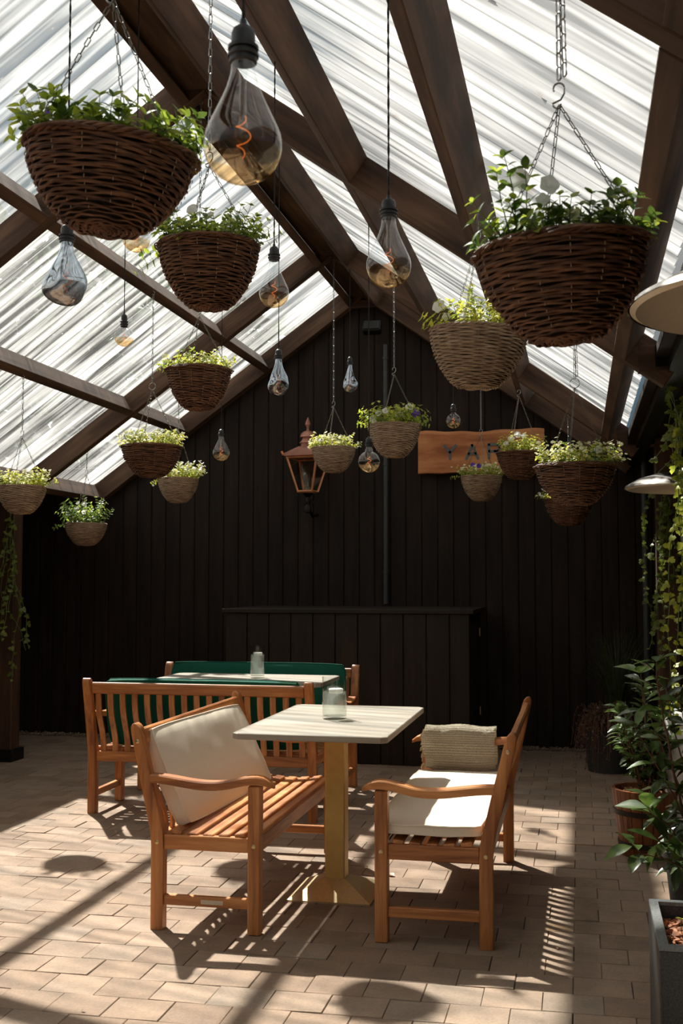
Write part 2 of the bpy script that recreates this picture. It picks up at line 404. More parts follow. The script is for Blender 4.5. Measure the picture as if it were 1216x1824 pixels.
def tag(o, label=None, cat=None, group=None, kind=None):
    if label: o['label'] = label
    if cat: o['category'] = cat
    if group: o['group'] = group
    if kind: o['kind'] = kind
    return o
def thing(name, label, cat, loc=(0, 0, 0), rz=0., group=None):
    o = bpy.data.objects.new(name, None); COL.objects.link(o); o.location = loc; o.rotation_euler = (0, 0, rz)
    o.empty_display_size = .1
    return tag(o, label, cat, group)
def stick(name, p0, p1, w, h, mat, parent=None, up=(0, 0, 1), bev=.003):
    """a timber from p0 to p1 (centre line), w across, h along up; its own X axis runs along the grain"""
    p0 = Vector(p0); p1 = Vector(p1); X = (p1 - p0); Ln = X.length; X.normalize()
    Z = Vector(up); Z = (Z - X * Z.dot(X)).normalized(); Y = Z.cross(X)
    o = MB().box((0, -w/2, -h/2), (Ln, w/2, h/2), bev).build(name, mat, parent, smooth=False)
    M = Matrix((X, Y, Z)).transposed().to_4x4(); M.translation = p0
    o.matrix_local = M
    return o
rng = random.Random(7)

# ------------------------------------------------------------------ roof geometry
XA, ZA, SL = -1.96, 4.17, .72
NZ = math.sqrt(1 + SL * SL)
def zlow(x): return ZA - SL * abs(x - XA)          # underside of the rafters
THK = .165
ZTOP = THK * NZ
WALL_Y = 10.36
XL, XR = -4.62, .34                                 # eaves

# ---- floor of pavers
def make_floor():
    bw, bd, ch = .2135, .1832, .0022
    gap = .0024
    xs0, ys0 = .067, 5.549
    V = []; Fc = []; tone = []; n = 0
    r = random.Random(3)
    for j in range(-34, 29):
        y0 = ys0 + j * bd
        if y0 > 10.55 or y0 < -.6: continue
        off = 0 if j % 2 == 0 else bw / 2
        for i in range(-31, 10):
            x0 = xs0 + off + i * bw
            if y0 < 2.6 and (x0 < -3.2 or x0 > 1.3): pass
            g = gap * r.uniform(.6, 1.4)
            a, b, c, d = x0 + g/2, x0 + bw - g/2, y0 + g/2, y0 + bd - g/2
            a += r.uniform(-.001, .001); c += r.uniform(-.001, .001)
            z = r.uniform(-.0012, .0012); tx = r.uniform(-.0012, .0012); ty = r.uniform(-.0012, .0012)
            V += [(a, c, -.012), (b, c, -.012), (b, d, -.012), (a, d, -.012),
                  (a, c, z-.0022), (b, c, z-.0022), (b, d, z-.0022), (a, d, z-.0022),
                  (a+ch, c+ch, z-tx-ty), (b-ch, c+ch, z+tx-ty), (b-ch, d-ch, z+tx+ty), (a+ch, d-ch, z-tx+ty)]
            for q in ((0,1,5,4),(1,2,6,5),(2,3,7,6),(3,0,4,7),(4,5,9,8),(5,6,10,9),(6,7,11,10),(7,4,8,11),(8,9,10,11)):
                Fc.append(tuple(k + n for k in q))
            n += 12; t = r.random(); tone += [t] * 12
    me = bpy.data.meshes.new('floor'); me.from_pydata(V, [], Fc); me.update()
    at_ = me.attributes.new('tone', 'FLOAT', 'POINT'); at_.data.foreach_set('value', tone)
    me.materials.append(PAVER)
    o = bpy.data.objects.new('floor', me); COL.objects.link(o); tag(o, kind='structure')
    b = MB().box((-7., -2.5, -.06), (3., 11.4, -.008)).build('floor_bed', JOINT, None, False); tag(b, kind='structure')
make_floor()

# ---- back wall of vertical boards (gable)
def board_wall():
    m = MB(); x = -6.6; r = random.Random(5)
    while x < 1.6:
        wd = .148; x1 = x + wd - .008
        ztop = min(zlow(x), zlow(x1)) + .12 if XL < x and x1 < XR + .3 else 2.62
        ztop = max(ztop, 2.3)
        y = WALL_Y + r.uniform(-.003, .003)
        # local X of the board runs up the wall, so the grain is vertical
        m.box((0, x, -y - .02), (ztop, x1, -y), .004)
        if r.random() < 2:
            m.box((0, x1 - .02, -y - .03), (ztop, x1 + .028, -y - .012))
        x += wd
    m.box((0, -6.6, -WALL_Y - .08), (2.6, 1.6, -WALL_Y - .03))
    # gable backing
    o = m.build('wall_back', PLANK, None, False)
    o.matrix_world = Matrix(((0, 1, 0, 0), (0, 0, -1, 0), (1, 0, 0, 0), (0, 0, 0, 1)))
    tag(o, kind='structure')
    g = MB()
    zt = zlow
    P = [(-4.75, 2.3), (XA, ZA + .1), (.7, 2.3)]
    v = [(a, WALL_Y + .03, z) for a, z in P] + [(a, WALL_Y + .06, z) for a, z in P]
    g.add(v, [(0,1,2),(5,4,3),(0,3,4,1),(1,4,5,2),(2,5,3,0)])
    tag(g.build('wall_back_gable', PLANK, None, False), kind='structure')
board_wall()
def side_wall(name, x, s):
    m = MB(); y = -1.4
    while y < 10.5:
        m.box((0, y, min(0, s*.03)), (2.65, y + .145, max(0, s*.03)), .004); y += .15
    o = m.build(name, PLANK, None, False)
    o.matrix_world = Matrix(((0, 0, 1, x), (0, 1, 0, 0), (1, 0, 0, 0), (0, 0, 0, 1)))
    tag(o, kind='structure')
side_wall('wall_left', -6.3, -1)
side_wall('wall_right', 1.5, 1)
# flat boarded roofs of the strips beyond the eaves
tag(MB().box((-6.4, -1.4, 2.50), (XL - .22, 10.5, 2.56)).build('ceiling_left', PLANK, None, False), kind='structure')
tag(MB().box((XR + .045, -1.4, 2.60), (1.6, 10.5, 2.66)).build('ceiling_right', PLANK, None, False), kind='structure')

# ---- corrugated roof sheets
def sheets(name, side, seed):
    per, amp = .12, .009
    y0, y1 = -1.3, WALL_Y + .12
    xr = XR + .02 if side > 0 else XL - .06
    Ls = abs(xr - XA) * NZ + (.02)
    ny = int((y1 - y0) / per * 8)
    ns = 10
    ys = np.linspace(y0, y1, ny + 1); ss = np.linspace(.02, Ls, ns + 1)
    prof = amp * np.cos(2 * PI * ys / per)
    V = np.zeros((ny + 1, ns + 1, 3)); V[:, :, 0] = ss[None]; V[:, :, 1] = ys[:, None]
    V[:, :, 2] = prof[:, None] + .003 * np.sin(ss * 2.1 + seed)[None] * np.sin(ys * .9)[:, None]
    idx = np.arange((ny + 1) * (ns + 1)).reshape(ny + 1, ns + 1)
    f = np.stack([idx[:-1, :-1], idx[:-1, 1:], idx[1:, 1:], idx[1:, :-1]], -1).reshape(-1, 4)
    m = MB(); m.add(V.reshape(-1, 3), f.tolist())
    o = m.build(name, SHEET if side < 0 else SHEET_R, None, True)
    try: o.data.attributes.remove(o.data.attributes['sharp_edge'])
    except Exception: pass
    # local X down the slope
    X = Vector((side, 0, -SL)).normalized(); Y = Vector((0, 1, 0)); Z = X.cross(Y) 
    if Z.z < 0: Z = -Z
    M = Matrix((X, Y, Z)).transposed().to_4x4(); M.translation = Vector((XA, 0, ZA + ZTOP + .016))
    o.matrix_world = M
    tag(o, kind='structure')
sheets('ceiling_slope_left', -1, .3)
sheets('ceiling_slope_right', 1, 1.7)
# ridge capping
cap = MB()
for s in (-1, 1):
    cap.add([(XA, -1.3, ZA + ZTOP + .045), (XA + s*.13, -1.3, ZA + ZTOP + .045 - .13*SL), (XA + s*.13, WALL_Y+.1, ZA + ZTOP + .045 - .13*SL), (XA, WALL_Y+.1, ZA + ZTOP + .045)], [(0,1,2,3)])
tag(cap.build('trim_ridge', BEAM, None, False), kind='structure')

# ---- rafters and purlins
def rafter(side, Y, label, w=.085, xe=None):
    xe = xe if xe is not None else (XR + .08 if side > 0 else XL)
    nrm = Vector((side * SL, 0, 1)).normalized()
    a = Vector((XA + side*.0, Y, ZA)) + nrm * THK/2; b = Vector((xe, Y, zlow(xe))) + nrm * THK/2
    o = stick('roof_rafter', a, b, w, THK, BEAM, None, up=nrm, bev=.004)
    o.data.update(); return tag(o, label, 'rafter')
TR = [(-.8, 'nearest'), (2.36, 'second'), (5.72, 'middle'), (8.93, 'far')]
rafter(-1, 5.72, 'dark brown rafter down the left roof slope above the large left willow basket')
rafter(1, 5.72, 'dark brown rafter down the right roof slope crossing behind the second-largest amber bulb')
rafter(-1, 8.93, 'dark brown rafter on the left slope, next to last before the black wall')
rafter(1, 8.93, 'dark brown rafter on the right slope above the wooden sign')
rafter(-1, 10.30, 'brown end rafter against the left slope of the black gable wall', .1)
rafter(1, 10.30, 'brown end rafter against the right slope of the black gable wall', .1)
rafter(1, 2.36, 'dark rafter crossing the upper right corner of the roof')
rafter(-1, 2.36, 'brown rafter on the left slope, nearest above the large left basket chains')
def purlin(side, xo, y0, y1, label, w=.07):
    """xo: x of the lower downslope corner"""
    nrm = Vector((side * SL, 0, 1)).normalized(); dn = Vector((side, 0, -SL)).normalized()
    c = Vector((xo, 0, zlow(xo))) - dn * w/2 + nrm * THK/2
    o = stick('roof_purlin', (c.x, y0, c.z), (c.x, y1, c.z), w, THK, BEAM, None, up=nrm, bev=.004)
    return tag(o, label, 'roof beam')
spans = [(-1.3, 2.31), (2.41, 5.675), (5.765, 8.885), (8.975, 10.25)]
where = ['over the near seats', 'in the near roof bay', 'in the middle roof bay', 'in the last bay before the black wall']
for side, xs, nm in ((-1, [-2.09, -2.915, -3.73, -4.60], ['left beam of the ridge pair', 'upper left purlin', 'lower left purlin', 'left eaves beam']),
                     (1, [-1.83, -1.155, -.455, .235], ['right beam of the ridge pair', 'upper right purlin', 'lower right purlin', 'right eaves beam'])):
    for x, lb in zip(xs, nm):
        for (a, b), wh in zip(spans[0:], where[0:]):
            if wh == where[0]: 
                if side < 0 and x < -2.5: continue
            purlin(side, x, a, b, 'brown timber ' + lb + ' ' + wh, .06 if 'ridge' in lb else .07)
rb = stick('ridge_board', (XA, -1.3, ZA + .05), (XA, 10.25, ZA + .06), .26, .10, BEAM); tag(rb, 'dark board along the roof ridge between the paired beams', 'roof beam')
ct = stick('collar_tie', (XA - .22, 10.28, ZA - .06), (XA + .26, 10.28, ZA - .06), .04, .07, BEAM); tag(ct, 'short dark collar piece under the gable peak of the black wall', 'roof beam')

PX = {-1: [(-2.09, .06), (-2.915, .07), (-3.73, .07), (-4.60, .07)], 1: [(-1.83, .06), (-1.155, .07), (-.455, .07), (.235, .07)]}
def roofhit(x, y):
    for Yr in (2.36, 5.72, 8.93, 10.30):
        if abs(y - Yr) < .05: return zlow(x)
    for sd_, lst in PX.items():
        for xo, w_ in lst:
            if -.01 <= (xo - x) * sd_ <= w_ * .85: return zlow(x)
    if abs(x - XA) < .12: return ZA
    return zlow(x) + ZTOP - .004
# ---- right eaves: bracket plates, short cross beams, gutter
for Y, lb in ((5.72, 'nearer'), (8.93, 'farther')):
    t = thing('cross_beam', 'dark cross beam with round bolts beside the right eaves, the %s one' % lb, 'beam', (XR + .02, Y, 2.6))
    stick('beam', (-.06, 0, 0), (1.1, 0, 0), .09, .13, BEAM, t)
    pl = MB().box((.02, -.056, -.05), (.30, -.045, .06), .002).build('bolt_plate', IRON, t, False)
    for dx in (.09, .24):
        MB().lathe([(0, 0), (.014, 0), (.014, .006), (.009, .012), (0, .012)], 12).build('bolt', STEELD, pl, loc=(dx, -.056, .01), rot=(PI/2, 0, 0))
gut = MB().box((0, -.05, -.07), (11.6, .05, .0)).build('trim_gutter', IRON, None, False)
gut.matrix_world = Matrix(((0, 1, 0, XR + .15), (1, 0, 0, -1.3), (0, 0, 1, 2.595), (0, 0, 0, 1))); tag(gut, kind='structure')
gut2 = MB().box((XL - .25, -1.3, 2.38), (XL - .12, 10.2, 2.5)).build('trim_eaves', BEAM, None, False); tag(gut2, kind='structure')

# ---- posts
def post(x, y, z1, label, w=.15, mat=POSTW):
    t = thing('timber_post', label, 'post', (x, y, 0))
    stick('shaft', (0, 0, .03), (0, 0, z1), w, w, mat, t, up=(0, 1, 0), bev=.006)
    MB().box((-w/2-.03, -w/2-.03, 0), (w/2+.03, w/2+.03, .10), .006).build('shoe', IRON, t, False)
post(-4.72, 8.75, 2.38, 'brown timber post at the left edge wrapped in ivy')
post(.66, 8.93, 2.6, 'reddish brown timber post hung with ivy behind the right patio heater', .16)
post(.62, 5.72, 2.6, 'timber post at the right edge beside the white heater', .12)

# ---- drain pipes, floodlight, lantern, sign, cabinet
def pipe(x, y, z0, z1, r, label):
    t = MB().tube([(0, 0, 0), (0, 0, z1 - z0)], r, 12)
    for z in np.arange(.3, z1 - z0, 1.0): t.lathe([(r, z-.012), (r+.006, z-.012), (r+.006, z+.012), (r, z+.012)], 12)
    tag(t.build('pipe', PIPE, None, loc=(x, y, z0)), label, 'pipe')
pipe(-1.755, 10.31, 1.29, 3.72, .022, 'thin grey conduit pipe running down the middle of the black wall')
pipe(.57, 10.12, .0, 2.55, .03, 'dark downpipe in the right corner of the black wall')
fl = thing('floodlight', 'small dark floodlight on the wall under the roof peak', 'light', (-1.86, 10.2, 3.86))
MB().box((-.085, -.05, -.06), (.085, .04, .06), .012).build('housing', IRON, fl, rot=(R(-25), 0, 0))
MB().box((-.07, -.056, -.045), (.07, -.05, .045), .003).build('lens', PIPE, fl, rot=(R(-25), 0, 0))
MB().tube([(0, .02, .03), (0, .1, .06)], .012, 8).build('bracket', IRON, fl)

def lantern():
    p = at(548, 876, Y=10.10)
    t = thing('wall_lantern', 'copper framed street lantern on a black bracket on the dark wall', 'lantern', (p.x, 10.10, 0), R(-9))
    zb, zt = p.z, p.z + .315; rb, rt = .070, .148
    cs = lambda r, z: [(-r, -r, z), (r, -r, z), (r, r, z), (-r, r, z)]
    m = MB()
    for a, b in zip(cs(rb, zb), cs(rt, zt)): m.tube([a, b], .0105, 4)
    for z, r in ((zb, rb), (zt, rt)):
        c = cs(r, z)
        for k in range(4): m.tube([c[k], c[(k+1) % 4]], .0115, 4)
    m.build('frame', COPPER, t, False)
    g = MB(); a = cs(rb, zb); b = cs(rt, zt)
    for k in range(4): g.add([a[k], a[(k+1)%4], b[(k+1)%4], b[k]], [(0, 1, 2, 3)])
    g.build('glass', LANTG, t, False)
    r = MB()
    r.add(cs(.172, zt + .01) + cs(.172, zt + .032) + cs(.066, zt + .105), [(3,2,1,0),(0,1,5,4),(1,2,6,5),(2,3,7,6),(3,0,4,7),(4,5,9,8),(5,6,10,9),(6,7,11,10),(7,4,8,11),(8,9,10,11)])
    rf = r.build('roof', COPROOF, t, False)
    r2 = MB(); z = zt + .025
    r2.lathe([(.066, z+.08), (.066, z+.110), (.082, z+.112), (.052, z+.150), (.052, z+.165), (.076, z+.168), (.066, z+.198), (.040, z+.222), (.014, z+.230), (.012, z+.262), (.026, z+.285), (.022, z+.31), (.0, z+.36)], 20)
    r2.build('finial', COPROOF, t)
    for x, y in ((-.172, -.172), (.172, -.172), (.172, .172), (-.172, .172)): MB().tube([(x, y, zt+.02), (x*1.08, y*1.08, zt+.05)], .012, 6).build('corner_ear', COPPER, rf)
    b = MB()
    b.lathe([(.0, zb-.20), (.03, zb-.19), (.035, zb-.15), (.02, zb-.12), (.028, zb-.09), (.018, zb-.05), (.05, zb-.02), (.05, zb-.012)], 14)
    for s in (-1, 1): b.tube([(s*.10, 0, zb-.01), (s*.09, 0, zb-.07), (s*.03, 0, zb-.12)], .007, 6)
    b.tube([(0, 0, zb-.15), (0, .12, zb-.22), (.0, .24, zb-.20)], .016, 8)
    b.build('bracket', IRON, t)
    MB().lathe([(0, zb+.01), (.035, zb+.01), (.035, zb+.04), (.012, zb+.05), (.012, zb+.09), (0, zb+.09)], 12).build('burner', STEELD, t)
lantern()

def sign():
    a = at(745, 845, Y=10.28); b = at(745, 770, Y=10.28)
    Wd, Hh = 1.15, b.z - a.z
    t = thing('wooden_sign', 'reddish live-edge wooden board sign with grey capital letters on the black wall', 'sign', (a.x, 10.28, a.z))
    n = 40; top = []; bot = []
    for i in range(n + 1):
        x = Wd * i / n
        top.append((x, Hh + .008 * math.sin(x * 7 + 1) + .005 * math.sin(x * 19)))
        bot.append((x, .004 * math.sin(x * 5) + .003 * math.sin(x * 23)))
    rings = []
    for (x, zt), (_, zb) in zip(top, bot):
        rings.append([(x, -.02, zb + .004), (x, -.02, zt - .03), (x, -.004, zt), (x, .03, zt - .004), (x, .03, zb)])
    MB().loft(rings).build('board', SIGNW, t, False)
    S = {'Y': [[(0, 1), (.5, .5), (1, 1)], [(.5, .5), (.5, 0)]], 'A': [[(0, 0), (.5, 1), (1, 0)], [(.2, .36), (.8, .36)]],
         'R': [[(0, 0), (0, 1), (.75, 1), (.95, .78), (.75, .52), (0, .52)], [(.5, .52), (1, 0)]], 'D': [[(0, 0), (0, 1), (.6, 1), (.95, .7), (.95, .3), (.6, 0), (0, 0)]]}
    lh = .125; lw = .105
    for k, (ch, cx) in enumerate((('Y', .295), ('A', .50), ('R', .705), ('D', .91))):
        m = MB()
        for pl in S[ch]:
            m2 = [(cx + (u - .5) * lw, -.026, Hh * .34 + v * lh) for u, v in pl]
            for p, q in zip(m2[:-1], m2[1:]):
                d = Vector(q) - Vector(p); nn = Vector((-d.z, 0, d.x)).normalized() * .011
                e = d.normalized() * .008
                P = [Vector(p) - e + nn, Vector(p) - e - nn, Vector(q) + e - nn, Vector(q) + e + nn]
                v = [tuple(a_) for a_ in P] + [(a_.x, -.0195, a_.z) for a_ in P]
                m.add(v, [(0,1,2,3),(7,6,5,4),(0,4,5,1),(1,5,6,2),(2,6,7,3),(3,7,4,0)])
        m.build('letter', GREYLET, t, False)
sign()

def cabinet():
    x0, x1, y0, y1, h = -2.93, -.87, 9.15, 10.33, 1.27
    t = thing('bar_cabinet', 'dark boarded cabinet with a flat lid against the black wall', 'cabinet', (0, 0, 0))
    MB().box((x0, y0 + .02, 0), (x1 - .02, y1, h - .04)).build('carcass', CAB, t, False)
    m = MB(); z = x0; r = random.Random(2)
    while z < x1 - .02:
        w_ = min(.187, x1 - z)
        m.box((0, z, -(y0 + r.uniform(0, .003)) - .02), (h - .04, z + w_ - .007, -y0), .002); z += .19
    o = m.build('front_panel', CAB, t, False); o.matrix_local = Matrix(((0, 1, 0, 0), (0, 0, -1, 0), (1, 0, 0, 0), (0, 0, 0, 1)))
    stick('lid', (x0 - .03, (y0+y1)/2 - .01, h - .02), (x1 + .03, (y0+y1)/2 - .01, h - .02), y1 - y0 + .02, .035, CAB, t)
    for z in (.36, 1.05):
        MB().box((x1 - .002, 10.02, z-.035), (x1 + .008, 10.05, z+.035), .002).build('hinge', SCREW, t, False)
cabinet()

# gravel strip at the foot of the wall
def gravel():
    r = random.Random(11); m = MB()
    ico = [(0,0,1),(.89,0,.45),(.28,.85,.45),(-.72,.53,.45),(-.72,-.53,.45),(.28,-.85,.45),(.72,.53,-.45),(-.28,.85,-.45),(-.89,0,-.45),(-.28,-.85,-.45),(.72,-.53,-.45),(0,0,-1)]
    fc = [(0,1,2),(0,2,3),(0,3,4),(0,4,5),(0,5,1),(1,6,2),(2,7,3),(3,8,4),(4,9,5),(5,10,1),(6,7,2),(7,8,3),(8,9,4),(9,10,5),(10,6,1),(11,7,6),(11,8,7),(11,9,8),(11,10,9),(11,6,10)]
    I = np.array(ico)
    for k in range(2600):
        x = r.uniform(-6.0, 1.3)
        if -2.98 < x < -.84: continue
        s = r.uniform(.006, .014)
        p = np.array([x, r.uniform(10.18, 10.34), s * .5 + r.uniform(0, .012)])
        m.add(I * np.array([s, s * r.uniform(.6, 1), s * r.uniform(.5, .8)]) + p, fc)
    o = m.build('gravel', GRAVELM, None, False); tag(o, 'strip of brown gravel along the foot of the black wall', 'gravel', kind='stuff')
gravel()

# ------------------------------------------------------------------ garden benches
def cushion_mesh(a, b, t, crown=.5, n=18, seed=0, edge=.45):
    """box cushion of a by b, t thick in the middle, soft corners; lies in its XY plane, bottom at z=0"""
    r = random.Random(seed); V = []; F = []
    us = np.linspace(-1, 1, n + 1)
    def pt(u, v, top):
        cr = .10
        x, y = u * a / 2, v * b / 2
        # rounded corners in plan
        fx = 1 - .035 * (abs(v) ** 6); fy = 1 - .035 * (abs(u) ** 6)
        x *= fx; y *= fy
        e = max(0, (1 - abs(u) ** 5)) * max(0, (1 - abs(v) ** 5))
        h = t / 2 * (edge + (1 - edge) * e ** .55)
        h += .006 * mnoise.noise(Vector((x * 7 + seed, y * 7, top * 3.)))
        k = mnoise.noise(Vector((x * 22 + seed, y * 22, 4.))) * .003 * (1 - e)
        return (x, y, t / 2 + (h + k if top else -h))
    idx = {}
    for s in (1, 0):
        for i, u in enumerate(us):
            for j, v in enumerate(us):
                idx[(s, i, j)] = len(V); V.append(pt(u, v, s))
    for i in range(n):
        for j in range(n):
            F.append((idx[(1,i,j)], idx[(1,i+1,j)], idx[(1,i+1,j+1)], idx[(1,i,j+1)]))
            F.append((idx[(0,i,j)], idx[(0,i,j+1)], idx[(0,i+1,j+1)], idx[(0,i+1,j)]))
    ring = [(i, 0) for i in range(n)] + [(n, j) for j in range(n)] + [(i, n) for i in range(n, 0, -1)] + [(0, j) for j in range(n, 0, -1)]
    for k in range(len(ring)):
        p, q = ring[k], ring[(k + 1) % len(ring)]
        F.append((idx[(1,)+q], idx[(1,)+p], idx[(0,)+p], idx[(0,)+q]))
    m = MB(); m.add(V, F)
    pt_ = [np.array(V[idx[(1,)+p]]) for p in ring]; pb_ = [np.array(V[idx[(0,)+p]]) for p in ring]
    return m, pt_, pb_
def cushion(name, label, cat, a, b, t, mat, M, seed=0, bend=0., edge=.45, group=None):
    m, pt_, pb_ = cushion_mesh(a, b, t, seed=seed, edge=edge)
    pp = MB(); pp.tube(pt_, .0042, 6, closed=True)
    pq = MB(); pq.tube(pb_, .0042, 6, closed=True)
    if bend:
        for mm in (m, pp, pq):
            for v in mm.v: v[:, 2] += bend * (v[:, 0] / (a / 2)) ** 2
    o = m.build(name, mat); o.matrix_world = M
    tag(o, label, cat, group)
    pp.build('piping', mat, o); pq.build('piping', mat, o)
    return o
def frame_matrix(o, x, y):
    """matrix with origin o, X along x, Y close to y"""
    X = Vector(x).normalized(); Y = Vector(y); Y = (Y - X * Y.dot(X)).normalized(); Z = X.cross(Y)
    M = Matrix((X, Y, Z)).transposed().to_4x4(); M.translation = Vector(o); return M

def bench(x, y, rz, label, L=1.52):
    """origin on the floor in the middle; faces its own +X, runs along its Y"""
    t = thing('garden_bench', label, 'bench', (x, y, 0), rz)
    W, HL = .055, L / 2 - .0275
    FX, BX = .2175, -.2175
    def backx(z): return BX if z < .40 else BX - (z - .40) * .235
    for s in (-1, 1):
        yy = s * HL
        o = stick('leg', (FX, yy, 0), (FX, yy, .625), W, W, TEAK, t, up=(1, 0, 0), bev=.005)
        # rear leg and back post in one piece: straight, then leaning back, rounded top
        m = MB(); rings = []
        for z, dw in ((0, 0), (.36, 0), (.42, .001), (.50, 0), (.62, -.001), (.76, -.003), (.835, -.004), (.86, -.008), (.872, -.016), (.877, -.024)):
            c = backx(z); hw = W / 2 + dw
            rings.append([(z, yy_ , xx_) for yy_, xx_ in ((yy - W/2 + .003, c - hw), (yy + W/2 - .003, c - hw), (yy + W/2, c - hw + .004), (yy + W/2, c + hw - .004), (yy + W/2 - .003, c + hw), (yy - W/2 + .003, c + hw), (yy - W/2, c + hw - .004), (yy - W/2, c - hw + .004))])
        m.loft(rings)
        o = m.build('leg', TEAK, t)
        o.matrix_local = Matrix(((0, 0, 1, 0), (0, 1, 0, 0), (1, 0, 0, 0), (0, 0, 0, 1)))
        # seat end rail, stretcher
        stick('seat_rail', (BX + .027, yy, .372), (FX - .027, yy, .372), .034, .062, TEAK, t)
        stick('stretcher', (BX + .027, yy, .125), (FX - .027, yy, .125), .030, .042, TEAK, t)
        # arm with a scooped top and rounded overhanging nose
        m = MB(); rings = []
        n = 22
        xa0, xa1 = BX - .035, FX + .085
        for i in range(n + 1):
            u = i / n; xx = xa0 + (xa1 - xa0) * u
            ztop = .652 + .012 * math.cos(u * PI * 2.1) - .004 + .010 * math.exp(-((u - .80) / .14) ** 2)
            th = .036 - .012 * math.exp(-((u - .98) / .06) ** 2)
            if u > .86: 
                k = (u - .86) / .14; ztop -= .030 * k ** 2.2; th = .036 - .020 * k ** 2
            hw = .029 + .004 * math.sin(u * PI) 
            if u > .9: hw *= math.sqrt(max(.08, 1 - ((u - .9) / .105) ** 2))
            c = .006
            rings.append([(xx, yy - hw, ztop - th), (xx, yy + hw, ztop - th), (xx, yy + hw, ztop - c), (xx, yy + hw - c, ztop), (xx, yy - hw + c, ztop), (xx, yy - hw, ztop - c)])
        m.loft(rings).build('armrest', TEAK, t)
        for zz, xx in ((.372, FX), (.372, BX), (.80, backx(.80))):
            MB().lathe([(0, .003), (.0055, .003), (.009, .0015), (.0095, 0)], 14).build('screw', SCREW, t, loc=(xx, yy + s * W/2, zz), rot=(-s * PI/2, 0, 0))
    stick('apron', (FX - .004, -HL + .027, .368), (FX - .004, HL - .027, .368), .030, .066, TEAK, t)
    stick('apron', (BX, -HL + .027, .368), (BX, HL - .027, .368), .030, .064, TEAK, t)
    # seat slats, dipped in the middle
    for k in range(6):
        u = (k + .5) / 6; xx = BX + .045 + u * (FX - BX - .005)
        zz = .416 - .018 * math.sin(min(1, u * 1.1) * PI) + .004 * u
        a = .30 * math.cos(min(1, u * 1.1) * PI)
        stick('seat_slat', (xx, -HL - .006, zz), (xx, HL + .006, zz), .050, .020, TEAK, t, up=(math.sin(a) * .6, 0, 1), bev=.004)
    # back: rails and wavy upright slats
    up = Vector((1, 0, .235)).normalized()
    stick('top_rail', (backx(.815), -HL + .027, .815), (backx(.815), HL - .027, .815), .072, .030, TEAK, t, up=(1, 0, .235), bev=.008)
    ns = 17
    for k in range(ns):
        yy = -HL + .027 + (k + .5) * (2 * HL - .054) / ns
        m = MB(); rings = []
        for i in range(13):
            u = i / 12; z = .392 + u * .400
            xx = backx(z) + .017 * math.sin(u * PI * 2 + .2) * (1 - .3 * u)
            rings.append([(z, yy - .0185, xx - .006), (z, yy + .0185, xx - .006), (z, yy + .0185, xx + .006), (z, yy - .0185, xx + .006)])
        m.loft(rings); o = m.build('back_slat', TEAK, t)
        o.matrix_local = Matrix(((0, 0, 1, 0), (0, 1, 0, 0), (1, 0, 0, 0), (0, 0, 0, 1)))
    return t
b1 = bench(-1.585, 5.43, 0, 'teak slatted garden bench left of the front table with a cream back cushion on it')
MB().box((-.05, -.002, -.009), (.05, .002, .009), .001).build('plaque', PLAQUE, b1, loc=(0.03, -.749, .125))
bench(-.605, 5.45, PI, 'teak garden bench right of the front table with a cream seat cushion and throw')
bench(-2.37, 7.11, PI/2, 'teak slatted garden bench seen from behind at the rear table')
bench(-2.37, 7.95, -PI/2, 'teak slatted garden bench behind the rear table with a green back cushion, facing the viewer')

# cushions
def lean(px, x, y):  return frame_matrix(px, x, y)
cm = frame_matrix((-1.765, 5.42, .632), (0.012, 1.0, -.018), (-.195, 0, .40))
cushion('back_cushion', 'long cream box cushion leaning against the back of the left bench', 'cushion', 1.30, .455, .085, CREAM, Matrix.Translation(cm.to_3x3() @ Vector((0, 0, -.085))) @ cm, 3, edge=.66)
sm = frame_matrix((-.635, 5.42, .432), (0, 1, 0), (-1, 0, 0))
cushion('seat_cushion', 'long flat cream seat cushion lying on the right bench', 'cushion', 1.40, .46, .062, CREAM, sm, 8, edge=.55)
gm = frame_matrix((-2.37, 6.945, .655), (-1, 0, 0), (0, -.23, .97))
cushion('green_cushion', 'long dark green cushion against the back of the rear bench seen from behind', 'cushion', 1.30, .44, .085, GREEN, Matrix.Translation(gm.to_3x3() @ Vector((0, 0, -.055))) @ gm, 12, edge=.5)
gm = frame_matrix((-2.36, 8.10, .665), (1, 0, 0), (0, .23, .97))
cushion('green_cushion', 'long dark green back cushion on the bench facing the viewer behind the rear table', 'cushion', 1.34, .46, .09, GREEN, Matrix.Translation(gm.to_3x3() @ Vector((0, 0, -.055))) @ gm, 21, edge=.5)

